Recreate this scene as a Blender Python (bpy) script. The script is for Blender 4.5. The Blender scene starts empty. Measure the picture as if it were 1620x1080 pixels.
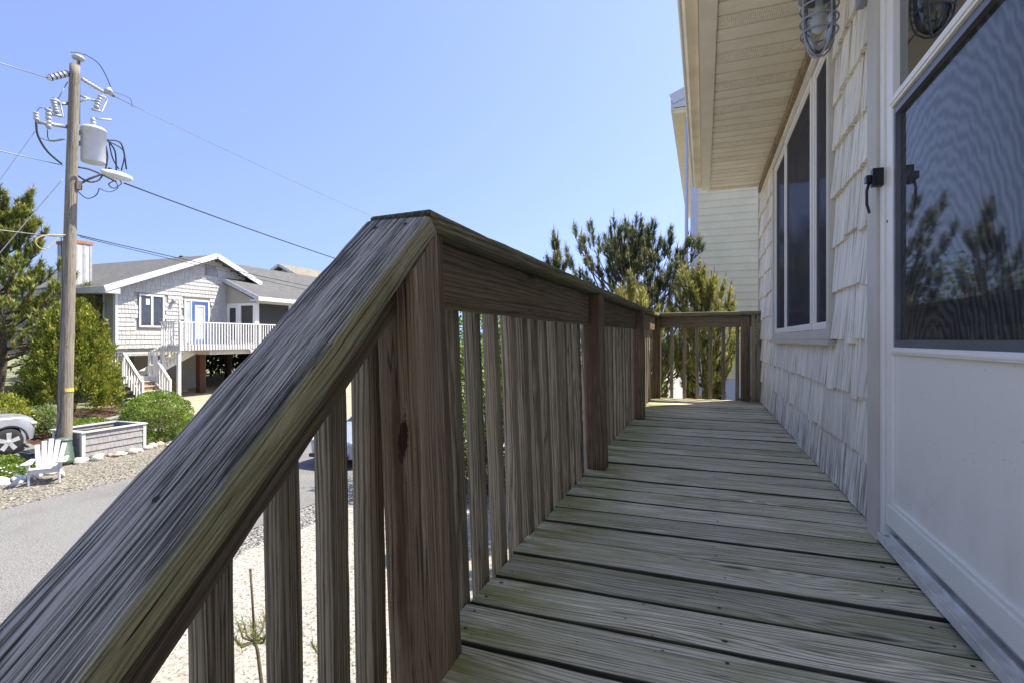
import bpy, bmesh, math, random
from mathutils import Vector, Matrix, noise, Quaternion

# ------------------------------------------------------------ camera, world, sun, exposure
SC = bpy.context.scene
COL = SC.collection
CAMZ = 3.30                 # eye height over the street
DK = 2.68                   # deck surface over the street
A = math.radians(20.57)
cam_d = bpy.data.cameras.new('camera'); cam = bpy.data.objects.new('camera', cam_d); COL.objects.link(cam)
cam.location = (0, 0, CAMZ); cam.rotation_euler = (math.radians(90), 0, A)
cam_d.lens = 18.0; cam_d.sensor_width = 36.0; cam_d.shift_y = -3 / 1620; cam_d.clip_start = 0.02; cam_d.clip_end = 2000
SC.camera = cam
SUN = Vector((0.47, 0.40, 1.0)).normalized()
elev = math.asin(SUN.z); azim = math.atan2(SUN.x, SUN.y)
w = bpy.data.worlds.new('World'); SC.world = w; w.use_nodes = True
wn = w.node_tree; bg = wn.nodes['Background']
sky = wn.nodes.new('ShaderNodeTexSky'); sky.sky_type = 'NISHITA'; sky.sun_disc = False
sky.sun_elevation = elev; sky.sun_rotation = azim; sky.air_density = 1.0; sky.dust_density = 0.3; sky.ozone_density = 2.5
tc_ = wn.nodes.new('ShaderNodeTexCoord'); lift = wn.nodes.new('ShaderNodeVectorMath'); lift.operation = 'ADD'; lift.inputs[1].default_value = (0, 0, 0.32)
nrm_ = wn.nodes.new('ShaderNodeVectorMath'); nrm_.operation = 'NORMALIZE'      # clear dry air: the horizon stays blue
wn.links.new(tc_.outputs['Generated'], lift.inputs[0]); wn.links.new(lift.outputs[0], nrm_.inputs[0]); wn.links.new(nrm_.outputs[0], sky.inputs[0])
tint = wn.nodes.new('ShaderNodeMix'); tint.data_type = 'RGBA'; tint.blend_type = 'MULTIPLY'; tint.inputs[0].default_value = 1.0
wn.links.new(sky.outputs[0], tint.inputs[6]); tint.inputs[7].default_value = (1.0, .85, .89, 1)     # the photograph's white balance
wn.links.new(tint.outputs[2], bg.inputs[0]); bg.inputs[1].default_value = 0.126
sl = bpy.data.lights.new('sun', 'SUN'); sl.energy = 3.4; sl.angle = math.radians(0.5); sl.color = (1.0, 0.94, 0.82)
so = bpy.data.objects.new('sun', sl); COL.objects.link(so); so.location = (20, 10, 40)
so.rotation_euler = (-SUN).to_track_quat('-Z', 'Y').to_euler()
SC.view_settings.view_transform = 'Standard'; SC.view_settings.look = 'None'
SC.view_settings.exposure = 1.55; SC.view_settings.gamma = 1.0
RND = random.Random(7)
def U(a, b): return RND.uniform(a, b)

# ------------------------------------------------------------ objects
def tag(o, label=None, cat=None, group=None, kind=None):
    if label: o['label'] = label
    if cat: o['category'] = cat
    if group: o['group'] = group
    if kind: o['kind'] = kind
    return o
def thing(name, loc, label, cat, group=None):
    o = bpy.data.objects.new(name, None); COL.objects.link(o); o.location = loc
    o.empty_display_size = 0.2
    return tag(o, label, cat, group)
def world_inv(p):
    m = Matrix.Translation(p.location)
    return m.inverted()
def attach(o, p):
    """parent keeping world placement; parts are modelled in world space"""
    if p is None: return o
    o.parent = p
    if p.type == 'EMPTY': o.matrix_parent_inverse = Matrix.Translation(-Vector(p.location))
    else:
        o.matrix_parent_inverse = (p.get('_m') and Matrix.Identity(4)) or p.matrix_basis.inverted()
    return o
def dup_tree(src, loc, label=None):
    c = src.copy(); COL.objects.link(c); c.location = loc
    if label: c['label'] = label
    def rec(s, d):
        for ch in list(s.children):
            k = ch.copy(); COL.objects.link(k); k.parent = d; rec(ch, k)
    rec(src, c)
    return c

class MB:
    def __init__(s): s.v = []; s.f = []; s.m = []; s.sm = []
    def add(s, vs, fs, mi=0, smooth=False):
        b = len(s.v); s.v += [tuple(x) for x in vs]
        for f in fs: s.f.append(tuple(i + b for i in f)); s.m.append(mi); s.sm.append(smooth)
    def box(s, x0, x1, y0, y1, z0, z1, mi=0):
        if x0 > x1: x0, x1 = x1, x0
        if y0 > y1: y0, y1 = y1, y0
        if z0 > z1: z0, z1 = z1, z0
        v = [(x0,y0,z0),(x1,y0,z0),(x1,y1,z0),(x0,y1,z0),(x0,y0,z1),(x1,y0,z1),(x1,y1,z1),(x0,y1,z1)]
        s.add(v, [(0,3,2,1),(4,5,6,7),(0,1,5,4),(1,2,6,5),(2,3,7,6),(3,0,4,7)], mi)
    def hexa(s, v, mi=0):   # 8 verts: bottom ring, top ring
        s.add(v, [(0,3,2,1),(4,5,6,7),(0,1,5,4),(1,2,6,5),(2,3,7,6),(3,0,4,7)], mi)
    def beam(s, a, b, w, h, up=(0,0,1), mi=0):
        a = Vector(a); b = Vector(b); d = (b - a).normalized(); up = Vector(up)
        sd = d.cross(up)
        if sd.length < 1e-4: sd = d.cross(Vector((0,1,0)))
        sd.normalize(); u = sd.cross(d).normalized()
        v = [a - sd*w/2 - u*h/2, b - sd*w/2 - u*h/2, b + sd*w/2 - u*h/2, a + sd*w/2 - u*h/2,
             a - sd*w/2 + u*h/2, b - sd*w/2 + u*h/2, b + sd*w/2 + u*h/2, a + sd*w/2 + u*h/2]
        s.add(v, [(0,1,2,3),(4,7,6,5),(0,4,5,1),(1,5,6,2),(2,6,7,3),(3,7,4,0)], mi)
    def tube(s, pts, r, n=8, mi=0, smooth=True, caps=True):
        pts = [Vector(p) for p in pts]; R = r if isinstance(r, (list, tuple)) else [r]*len(pts)
        vs = []; prev = None
        for i, p in enumerate(pts):
            t = (pts[min(i+1, len(pts)-1)] - pts[max(i-1, 0)])
            if t.length < 1e-9: t = Vector((0,0,1))
            t.normalize()
            if prev is None:
                a = t.cross(Vector((0,0,1)))
                if a.length < 1e-3: a = t.cross(Vector((0,1,0)))
                a.normalize()
            else:
                a = prev - t*prev.dot(t)
                if a.length < 1e-6: a = t.orthogonal()
                a.normalize()
            prev = a; b = t.cross(a)
            for k in range(n):
                q = 2*math.pi*k/n; vs.append(p + (a*math.cos(q) + b*math.sin(q))*R[i])
        fs = []
        for i in range(len(pts)-1):
            for k in range(n):
                k2 = (k+1) % n; fs.append((i*n+k, i*n+k2, (i+1)*n+k2, (i+1)*n+k))
        if caps: fs.append(tuple(range(n-1, -1, -1))); fs.append(tuple((len(pts)-1)*n + k for k in range(n)))
        s.add(vs, fs, mi, smooth)
    def lathe(s, prof, c, n=20, mi=0, axis='z', smooth=True):
        c = Vector(c); vs = []
        for r, h in prof:
            for k in range(n):
                q = 2*math.pi*k/n
                if axis == 'z': vs.append(c + Vector((r*math.cos(q), r*math.sin(q), h)))
                elif axis == 'x': vs.append(c + Vector((h, r*math.cos(q), r*math.sin(q))))
                else: vs.append(c + Vector((r*math.sin(q), h, r*math.cos(q))))
        fs = []
        for i in range(len(prof)-1):
            for k in range(n):
                k2 = (k+1) % n; fs.append((i*n+k, i*n+k2, (i+1)*n+k2, (i+1)*n+k))
        fs.append(tuple(range(n-1, -1, -1))); fs.append(tuple((len(prof)-1)*n+k for k in range(n)))
        s.add(vs, fs, mi, smooth)
    def blob(s, c, r, seed=0, amp=0.15, n=2, mi=0):
        bm = bmesh.new(); bmesh.ops.create_icosphere(bm, subdivisions=n, radius=1)
        vs = []
        for v in bm.verts:
            k = 1 + amp*noise.noise(v.co*1.3 + Vector((seed*3.1, seed*1.7, seed)))*2
            vs.append((c[0]+v.co.x*r[0]*k, c[1]+v.co.y*r[1]*k, c[2]+v.co.z*r[2]*k))
        fs = [tuple(v.index for v in f.verts) for f in bm.faces]; bm.free()
        s.add(vs, fs, mi, True)
    def prism(s, poly, x0, x1, axis='x', mi=0):
        n = len(poly)
        def P(a, q):
            return (a, q[0], q[1]) if axis == 'x' else ((q[0], a, q[1]) if axis == 'y' else (q[0], q[1], a))
        v = [P(x0, q) for q in poly] + [P(x1, q) for q in poly]
        f = [tuple(range(n-1, -1, -1)), tuple(range(n, 2*n))]
        for i in range(n):
            j = (i+1) % n; f.append((i, j, n+j, n+i))
        s.add(v, f, mi)
    def build(s, name, mats, parent=None, fix=True, bevel=0, bseg=2):
        me = bpy.data.meshes.new(name); me.from_pydata(s.v, [], s.f)
        if not isinstance(mats, (list, tuple)): mats = [mats]
        for m in mats: me.materials.append(m)
        me.polygons.foreach_set('material_index', s.m); me.polygons.foreach_set('use_smooth', s.sm)
        me.update()
        if fix:
            bm = bmesh.new(); bm.from_mesh(me); bmesh.ops.recalc_face_normals(bm, faces=bm.faces)
            if bevel:
                es = [e for e in bm.edges if len(e.link_faces) == 2 and e.calc_face_angle(0) > 0.6]
                bmesh.ops.bevel(bm, geom=es, offset=bevel, segments=bseg, profile=0.5, affect='EDGES', clamp_overlap=True)
            bm.to_mesh(me); bm.free()
        o = bpy.data.objects.new(name, me); COL.objects.link(o)
        return attach(o, parent)

# ------------------------------------------------------------ node helpers
def new_mat(name):
    m = bpy.data.materials.new(name); m.use_nodes = True; m.node_tree.nodes.clear(); return m
class NT:
    def __init__(s, m): s.t = m.node_tree
    def n(s, typ, ins=None, **pr):
        d = s.t.nodes.new(typ)
        for k, v in pr.items(): setattr(d, k, v)
        for k, v in (ins or {}).items():
            if v is None: continue
            if isinstance(v, bpy.types.NodeSocket): s.t.links.new(v, d.inputs[k])
            else: d.inputs[k].default_value = v
        return d
    def m(s, op, a, b=None, c=None, clamp=False):
        d = s.n('ShaderNodeMath', {0: a, 1: b, 2: c}, operation=op); d.use_clamp = clamp; return d.outputs[0]
    def mix(s, f, a, b, mode='MIX'):
        d = s.n('ShaderNodeMix', {0: f, 6: a, 7: b}, data_type='RGBA', blend_type=mode); return d.outputs[2]
    def ramp(s, f, stops):
        d = s.n('ShaderNodeValToRGB', {0: f}); e = d.color_ramp.elements
        while len(e) > 1: e.remove(e[-1])
        e[0].position = stops[0][0]; c = stops[0][1]; e[0].color = c if len(c) == 4 else (*c, 1)
        for p, c in stops[1:]:
            x = e.new(p); x.color = c if len(c) == 4 else (*c, 1)
        return d.outputs[0]
    def step(s, f, a, b):
        d = s.n('ShaderNodeMapRange', {0: f, 1: a, 2: b, 3: 0.0, 4: 1.0}, interpolation_type='SMOOTHSTEP'); return d.outputs[0]
    def noise(s, v, scale=1.0, detail=2.0, rough=0.55):
        return s.n('ShaderNodeTexNoise', {'Vector': v, 'Scale': scale, 'Detail': detail, 'Roughness': rough}).outputs[0]
    def scl(s, v, k, off=None):
        d = s.n('ShaderNodeVectorMath', {0: v, 1: k}, operation='MULTIPLY').outputs[0]
        if off is not None: d = s.n('ShaderNodeVectorMath', {0: d, 1: off}, operation='ADD').outputs[0]
        return d
    def coords(s, which='Object'): return s.n('ShaderNodeTexCoord').outputs[which]
    def bump(s, h, dist=0.002, strength=1.0, normal=None):
        return s.n('ShaderNodeBump', {'Height': h, 'Distance': dist, 'Strength': strength, 'Normal': normal}).outputs[0]
    def out(s, sh): s.n('ShaderNodeOutputMaterial', {0: sh})
    def pbr(s, col, rough=0.7, metal=0.0, normal=None, spec=0.5, **kw):
        ins = {'Base Color': col, 'Roughness': rough, 'Metallic': metal, 'Specular IOR Level': spec, 'Normal': normal}
        ins.update(kw); return s.n('ShaderNodeBsdfPrincipled', ins).outputs[0]
def C(r, g, b): return (r, g, b, 1)

def plain(name, col, rough=0.6, metal=0.0, var=0.12, scale=6.0, bump=0.0, bscale=40.0, spec=0.5):
    m = new_mat(name); t = NT(m); co = t.coords()
    nz = t.noise(co, scale, 4.0)
    dark = C(*[c*(1-var) for c in col]); lite = C(*[min(1, c*(1+var)) for c in col])
    c = t.mix(t.step(nz, .3, .7), dark, lite)
    nrm = t.bump(t.noise(co, bscale, 3.0), bump) if bump else None
    r = t.m('ADD', rough-.06, t.m('MULTIPLY', nz, .12))
    t.out(t.pbr(c, r, metal, nrm, spec)); return m

def wood(name, dark, mid, lite, algae=0.0, edge_algae=0.0, period=0.009, crack=0.6, bump=0.003, red=None, rough=0.85, streak=1.0, stain=0.5, curl=.035, side_algae=0.0, bandw=.34, patch=0.0, n1s=(1.1, 10, 10), gap=0.0, knot=None):
    m = new_mat(name); t = NT(m); co = t.coords()
    rnd = t.n('ShaderNodeObjectInfo').outputs['Random']
    off = t.n('ShaderNodeCombineXYZ', {0: t.m('MULTIPLY', rnd, 31.7), 1: t.m('MULTIPLY', rnd, 5.3), 2: t.m('MULTIPLY', rnd, 17.9)}).outputs[0]
    sx = t.n('ShaderNodeSeparateXYZ', {0: co})
    X, Y, Z = sx.outputs
    n1 = t.noise(t.scl(co, n1s, off), 1.0, 1.0)
    # knots: stretched voronoi in the board face
    kv = t.n('ShaderNodeTexVoronoi', {'Vector': t.scl(co, (1.25, 6.5, 6.5), off), 'Scale': 1.0}, feature='F1')
    kd = kv.outputs['Distance']
    kn = t.m('POWER', t.m('SUBTRACT', 1.0, t.step(kd, 0.0, 0.42)), 2.0)
    ring = t.m('ADD', t.m('ADD', Y, t.m('MULTIPLY', Z, 0.75)), t.m('MULTIPLY', t.m('SUBTRACT', n1, .5), curl))
    ring = t.m('ADD', ring, t.m('MULTIPLY', kn, 0.034))
    wr_ = t.noise(t.scl(co, (.15, 34, 34), off), 1.0, 1.0); ring = t.m('ADD', ring, t.m('MULTIPLY', wr_, .035))
    wob = t.noise(t.scl(co, (5, 50, 50), off), 1.0, 2.0)
    ring = t.m('ADD', ring, t.m('MULTIPLY', wob, 0.003))
    bands = t.m('MULTIPLY_ADD', t.m('SINE', t.m('MULTIPLY', ring, 2*math.pi/period)), 0.5, 0.5)
    bands = t.m('POWER', bands, 0.7)
    fine = t.noise(t.scl(co, (14.0, 600, 600), off), 1.0, 3.0, .6)
    med = t.noise(t.scl(co, (3.6, 210, 210), off), 1.0, 3.0, .6)
    crk = t.step(t.noise(t.scl(co, (1.2, 130, 130), off), 1.0, 2.0), .64, .72)
    big = t.noise(t.scl(co, (1.6, 7, 7), off), 1.0, 4.0)
    spl = t.m('ABSOLUTE', t.m('SUBTRACT', t.noise(t.scl(co, (.55, 26, 26), off), 1.0, 2.0, .7), .5))      # long drying splits
    spl = t.m('MULTIPLY', t.m('SUBTRACT', 1.0, t.step(spl, .002, .011)), t.step(t.noise(t.scl(co, (2.0, 9, 9), off), 1.0, 2.0), .47, .56))
    crk = t.m('MAXIMUM', crk, spl)
    f = t.m('ADD', t.m('MULTIPLY', bands, bandw), t.m('MULTIPLY', t.step(fine, .3, .7), .33*streak))
    f = t.m('ADD', f, t.m('MULTIPLY', t.step(med, .3, .7), .36*streak))
    f = t.m('ADD', f, t.m('MULTIPLY', t.m('SUBTRACT', big, .5), stain), clamp=True)
    if patch: f = t.m('ADD', f, t.m('MULTIPLY', t.m('SUBTRACT', t.noise(t.scl(co, (2.6, 22, 22), off), 1.0, 5.0, .65), .5), patch), clamp=True)
    col = t.ramp(f, [(0.05, dark), (0.5, mid), (0.95, lite)])
    tone = t.m('MULTIPLY_ADD', rnd, 0.5, 0.75)
    col = t.mix(1.0, col, t.n('ShaderNodeCombineXYZ', {0: tone, 1: tone, 2: tone}).outputs[0], 'MULTIPLY')
    if red is not None:
        rm = t.step(t.noise(t.scl(co, (1.0, 16, 16), off), 1.0, 3.0), .42, .62)
        col = t.mix(t.m('MULTIPLY', rm, .75), col, C(*red))
    if algae or edge_algae:
        an = t.noise(t.scl(co, (3.2, 13, 13), off), 1.0, 5.0, .65)
        am = t.m('MULTIPLY', t.step(an, .46, .66), algae) if algae else 0.0
        if edge_algae:
            em = t.m('MULTIPLY', t.step(X, -0.12, -0.5), t.m('MULTIPLY', t.step(an, .3, .62), edge_algae))
            am = t.m('MAXIMUM', am, em)
        am = t.m('MULTIPLY', am, t.m('MULTIPLY_ADD', fine, .8, .5), clamp=True)
        col = t.mix(am, col, C(0.22, 0.23, 0.04))
    if gap:     # long board edges coloured darker along the joints
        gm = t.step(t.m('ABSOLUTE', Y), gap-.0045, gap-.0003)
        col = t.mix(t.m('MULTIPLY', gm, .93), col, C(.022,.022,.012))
    if knot:    # one big resin knot with the brown run below it
        kx = t.m('DIVIDE', t.m('SUBTRACT', t.m('SUBTRACT', X, knot[0]), t.m('MULTIPLY', Z, 1.6)), .036); kz = t.m('DIVIDE', t.m('SUBTRACT', Z, knot[1]), .0125)
        kr = t.m('ADD', t.m('MULTIPLY', kx, kx), t.m('MULTIPLY', kz, kz))
        kr = t.m('ADD', kr, t.m('MULTIPLY', t.m('SUBTRACT', t.noise(co, 70.0, 4.0), .5), 2.2))
        wz = t.m('MULTIPLY', t.m('SUBTRACT', t.noise(t.scl(co, (9, 3, 3)), 1.0, 3.0), .5), .022)
        run = t.m('SUBTRACT', 1.0, t.step(t.m('ABSOLUTE', t.m('ADD', t.m('SUBTRACT', Z, knot[1]-.012), wz)), .005, .015))
        run = t.m('MULTIPLY', run, t.m('MULTIPLY', t.step(X, -.30, -.10), t.step(X, .36, .2)))
        col = t.mix(t.m('MULTIPLY', run, .75), col, C(.075,.034,.014))
        col = t.mix(t.m('SUBTRACT', 1.0, t.step(kr, .5, 1.3)), col, C(.045,.022,.012))
        sp_ = t.step(t.noise(co, 330.0, 1.0), .70, .74)
        col = t.mix(t.m('MULTIPLY', sp_, .75), col, C(.03,.02,.015))
    if side_algae:
        sm_ = t.m('MULTIPLY', t.step(Y, -.062, -.069), t.m('MULTIPLY_ADD', t.noise(t.scl(co, (4, 20, 20), off), 1.0, 4.0), 1.2, -.05), clamp=True)
        col = t.mix(t.m('MULTIPLY', sm_, side_algae), col, C(.44,.41,.20))
    core = t.m('SUBTRACT', 1.0, t.step(kd, .03, .085))
    col = t.mix(t.m('MULTIPLY', core, .8), col, C(dark[0]*.45, dark[1]*.4, dark[2]*.35))
    nx_ = t.m('ABSOLUTE', t.n('ShaderNodeSeparateXYZ', {0: t.n('ShaderNodeTexCoord').outputs['Normal']}).outputs[0])
    eg = t.noise(t.scl(co, (1, 160, 160)), 1.0, 3.0)      # end grain soaks up water and goes dark
    col = t.mix(t.m('MULTIPLY', t.step(nx_, .55, .8), .9), col, t.mix(t.step(eg, .4, .6), C(.03,.026,.018), C(.10,.085,.055)))
    col = t.mix(t.m('MULTIPLY', crk, crack), col, C(0.012, 0.011, 0.010))
    h = t.m('ADD', t.m('MULTIPLY', bands, .5), t.m('MULTIPLY', fine, .35))
    h = t.m('ADD', h, t.m('MULTIPLY', med, .6)); h = t.m('SUBTRACT', h, t.m('MULTIPLY', crk, 1.0))
    t.out(t.pbr(col, rough, 0, t.bump(h, bump), .3)); return m

def leaf_mat(name, cols, transl=0.35, rough=0.55):
    m = new_mat(name); t = NT(m)
    ri = t.n('ShaderNodeNewGeometry').outputs['Random Per Island']
    big = t.noise(t.coords(), 2.2, 2.0)
    f = t.m('ADD', t.m('MULTIPLY', ri, .6), t.m('MULTIPLY', t.step(big, .3, .7), .4))
    n = len(cols); col = t.ramp(f, [((i+.5)/n, c) for i, c in enumerate(cols)])
    p = t.pbr(col, rough, 0, None, .35)
    tr = t.n('ShaderNodeBsdfTranslucent', {'Color': col}).outputs[0]
    t.out(t.n('ShaderNodeMixShader', {0: transl, 1: p, 2: tr}).outputs[0]); return m

def glass_mat(name, tint=(.02,.025,.03), rough=0.02, refl_ior=1.55, see=0.5):
    """thin pane: part see-through, part mirror by fresnel"""
    m = new_mat(name); t = NT(m)
    fr = t.n('ShaderNodeFresnel', {'IOR': refl_ior}).outputs[0]
    gl = t.n('ShaderNodeBsdfGlossy', {'Color': C(.95,.97,1), 'Roughness': rough}).outputs[0]
    tp = t.n('ShaderNodeBsdfTransparent', {'Color': C(see, see*1.02, see*1.02)}).outputs[0]
    t.out(t.n('ShaderNodeMixShader', {0: t.m('MULTIPLY', fr, 1.25, clamp=True), 1: tp, 2: gl}).outputs[0]); return m

MT = {}
# weathered timber
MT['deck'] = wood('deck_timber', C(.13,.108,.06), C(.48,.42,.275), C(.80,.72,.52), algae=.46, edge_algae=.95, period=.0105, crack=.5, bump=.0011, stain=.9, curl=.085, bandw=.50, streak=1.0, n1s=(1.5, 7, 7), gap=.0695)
MT['cap'] = wood('cap_timber', C(.014,.012,.010), C(.125,.112,.086), C(.60,.545,.45), algae=.10, side_algae=.95, period=.0075, crack=.95, bump=.0026, streak=1.35, stain=1.1, curl=.05, patch=1.2, n1s=(2.2, 14, 14))
MT['capside'] = wood('cap_edge_timber', C(.07,.06,.035), C(.185,.16,.09), C(.36,.32,.20), algae=.40, period=.012, crack=.4, bump=.001, curl=.03)
MT['rail'] = wood('rail_timber', C(.06,.042,.025), C(.165,.12,.072), C(.28,.215,.14), algae=.15, period=.012, crack=.3, bump=.001, curl=.04)
MT['picket'] = wood('picket_timber', C(.06,.046,.03), C(.225,.18,.118), C(.42,.355,.25), algae=.10, period=.0062, crack=.55, bump=.0016, stain=.6, curl=.022, bandw=.55)
MT['post'] = wood('post_timber', C(.07,.048,.03), C(.21,.15,.095), C(.36,.275,.185), algae=.08, period=.011, crack=.45, bump=.0012, red=(.14,.082,.045), stain=.6, curl=.03)
MT['nearpost'] = wood('near_post_timber', C(.08,.055,.034), C(.29,.22,.145), C(.48,.39,.27), algae=.10, period=.008, crack=.7, bump=.0018, red=(.25,.165,.10), stain=.6, curl=.03, knot=(.17, .004))
MT['nail'] = plain('nail_rust', (.02,.016,.013), .8)
MT['oldlog'] = wood('old_log', C(.08,.075,.065), C(.2,.19,.165), C(.34,.33,.30), period=.02, crack=.6)

def board(name, a, b, w, t, up, mat, parent, r=0.004, wav=0.0012, seg=None, seed=None, extra=None, roll=0.0):
    """timber from a to b; local X = length, local Y = width w, local Z = thickness t"""
    a = Vector(a); b = Vector(b); L = (b-a).length; d = (b-a).normalized(); up = Vector(up)
    yy = up.cross(d).normalized(); zz = d.cross(yy).normalized()
    if seed is None: seed = RND.random()*100
    ns = seg or max(2, int(L/0.06))
    prof = []
    hw, ht = w/2, t/2
    for cx, cy, a0 in ((hw-r, ht-r, 0), (-hw+r, ht-r, 90), (-hw+r, -ht+r, 180), (hw-r, -ht+r, 270)):
        for q in (0, 45, 90):
            an = math.radians(a0+q); prof.append((cx+r*math.cos(an), cy+r*math.sin(an)))
    n = len(prof); vs = []; fs = []
    xs = [-L/2, -L/2+r*.6] + [-L/2 + L*i/ns for i in range(1, ns)] + [L/2-r*.6, L/2]
    for i, x in enumerate(xs):
        k = 1 - (r*.7/max(hw, .01) if i in (0, len(xs)-1) else 0); k2 = 1 - (r*.7/max(ht, .01) if i in (0, len(xs)-1) else 0)
        for (py, pz) in prof:
            e = noise.noise(Vector((x*7+seed, py*20, pz*20)))*wav*1.6
            e2 = noise.noise(Vector((x*16+seed*2, py*30, pz*30+5)))*wav
            vs.append((x, py*k + e + (e2 if py > 0 else -e2), pz*k2 + e*.6 + e2*.5))
    for i in range(len(xs)-1):
        for k in range(n):
            k2 = (k+1) % n; fs.append((i*n+k, (i+1)*n+k, (i+1)*n+k2, i*n+k2))
    fs.append(tuple(range(n))); fs.append(tuple((len(xs)-1)*n+k for k in range(n-1, -1, -1)))
    mb = MB(); mb.add(vs, fs, 0, True)
    if extra: extra(mb, L, hw, ht)
    mats = [mat, MT['nail']]
    me = bpy.data.meshes.new(name); me.from_pydata(mb.v, [], mb.f)
    for m_ in mats: me.materials.append(m_)
    me.polygons.foreach_set('material_index', mb.m); me.polygons.foreach_set('use_smooth', mb.sm)
    bm = bmesh.new(); bm.from_mesh(me); bmesh.ops.recalc_face_normals(bm, faces=bm.faces); bm.to_mesh(me); bm.free()
    try: me.set_sharp_from_angle(angle=math.radians(50))
    except Exception: pass
    o = bpy.data.objects.new(name, me); COL.objects.link(o)
    M = Matrix(((d.x, yy.x, zz.x, (a.x+b.x)/2), (d.y, yy.y, zz.y, (a.y+b.y)/2), (d.z, yy.z, zz.z, (a.z+b.z)/2), (0,0,0,1)))
    if roll: M = M @ Matrix.Rotation(roll, 4, 'X')
    o.matrix_basis = M
    if parent is not None:
        o.parent = parent; o.matrix_parent_inverse = Matrix.Translation(-Vector(parent.location))
    return o

# ------------------------------------------------------------ our deck
S_CR = (0.48/1.0, 0.22/1.0)
def ln(y):            # the railing leans outwards more at its near end
    t = max(0.0, min(1.0, (y-0.9)/4.8)); return 0.055*(1-t)**1.6
def lean(x, y, zr):   # zr = height over the deck
    return Vector((x - ln(y)*max(zr, -0.1), y, DK+zr))

deck = thing('wooden_deck', (0, 3.2, DK), 'weathered grey green plank deck running along the pale shingle wall', 'deck')
PIT = 0.1502
y = 0.805; k = 0
def nails(mb, L, hw, ht):
    for x in (-L/2+.035, .03+U(-.01,.01), L/2-.07):
        for q in (-hw*.5, hw*.5):
            if RND.random() < .85:
                cx = x+U(-.012,.012); cy = q+U(-.01,.01); rr = U(.0022,.0042); st = U(1, 1.8)
                vs = [(cx+rr*st*math.cos(i*math.pi/3), cy+rr*math.sin(i*math.pi/3), ht+.0017) for i in range(6)]
                mb.add(vs, [tuple(range(6))], 1)
while y < 5.72:
    wdt = 0.1405 + U(-.002, .0015)
    z0 = DK - .014 + U(-.003, .002)
    zr = U(-.0025,.0025)
    x1 = 0.565 if y > 1.95 else .535
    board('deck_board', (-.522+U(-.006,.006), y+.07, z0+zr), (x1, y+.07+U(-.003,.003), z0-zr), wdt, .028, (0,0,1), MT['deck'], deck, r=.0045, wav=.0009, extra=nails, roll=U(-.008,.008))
    y += PIT; k += 1
YEND = y
# structure under the deck
jm = MB()
board('rim_joist', (-.50, .80, DK-.135), (-.50, YEND-.01, DK-.135), .19, .038, (1,0,0), MT['rail'], deck)
board('rim_joist', (-.47, YEND-.03, DK-.135), (.53, YEND-.03, DK-.135), .19, .038, (0,1,0), MT['rail'], deck)
for jx in (-.02, .42): board('joist', (jx, .82, DK-.135), (jx, YEND-.06, DK-.135), .19, .038, (1,0,0), MT['rail'], deck)
for yy_ in (.95, 2.55, 4.2, 5.6): board('support_post', (-.42, yy_, 0), (-.42, yy_, DK-.24), .14, .14, (1,0,0), MT['post'], deck)

rl = thing('deck_railing', (-.5, 3.2, DK), 'long grey timber railing with flat cap and square pickets along the deck edge', 'railing')
ZC = lambda yy: .868 + .03*max(0, (yy-2.4)/3.3)          # cap top over deck
# cap (two lengths follow the slight bend)
def capx(yy):
    pts = [(.8, -.487), (2.45, -.478), (4.15, -.462), (5.8, -.444)]
    for (a, xa), (b, xb) in zip(pts, pts[1:]):
        if yy <= b: return xa + (xb-xa)*(yy-a)/(b-a)
    return pts[-1][1]
def capseg(ya, yb, name='cap_rail', w=.147):
    board(name, (capx(ya)-w/2, ya, DK+ZC(ya)-.019), (capx(yb)-w/2, yb, DK+ZC(yb)-.019), w, .038, (0,0,1), MT['capside'], rl, r=.008, wav=.003, seg=60)
capseg(.862, 4.14); capseg(4.146, 5.83)
PY = [(.795, .885), (2.415, 2.505), (4.09, 4.18), (5.66, 5.75)]
PXI = -.436
for i, (a, b) in enumerate(PY):
    yc = (a+b)/2; zt = ZC(yc)-.039
    pi = PXI if i else -.440
    lo = -.30 if i in (0,) else .0
    po_ = board('post', lean(pi-.0445, yc, lo), lean(pi-.0445, yc, zt), .089, .089, (1,0,0), MT['post'] if i else MT['nearpost'], rl, r=.006, wav=.002)
    if i == 0:      # top mitred to sit under the sloping cap
        Mi = po_.matrix_basis; Mv = Mi.inverted()
        for v_ in po_.data.vertices:
            wv_ = Mi @ v_.co
            lim = CAMZ + .243 - max(0, .862-wv_.y)*math.tan(math.radians(41.7)) - .056*(wv_.y < .872)
            if wv_.z > lim: wv_.z = lim; v_.co = Mv @ wv_
# facing strip on the first post
board('post_strip', lean(-.470, .905, -.02), lean(-.470, .905, ZC(.9)-.039), .036, .036, (1,0,0), MT['rail'], rl, r=.004, wav=.002)
# sub rails between posts, pickets outside them
for (a0, a), (b, b0) in zip(PY, PY[1:]):
    a += .002 if a0 > 1 else .04; b -= .002
    za = ZC(a)-.040-.070; zb = ZC(b)-.040-.070
    board('sub_rail', lean(-.507, a, za), lean(-.507, b, zb), .139, .038, (1,0,0), MT['rail'], rl, r=.003)
    n = round((b-a)/.128); st = (b-a)/n
    for j in range(n):
        yy_ = a + st*(j+.5) + U(-.006,.006)
        xo = -.5465 + U(-.003,.003)
        board('picket', lean(xo, yy_, -.16), lean(xo+U(-.004,.004), yy_+U(-.006,.006), ZC(yy_)-.045), .037, .037, (1,0,0), MT['picket'], rl, r=.0022, wav=.0009, roll=U(-.06,.06))
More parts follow.
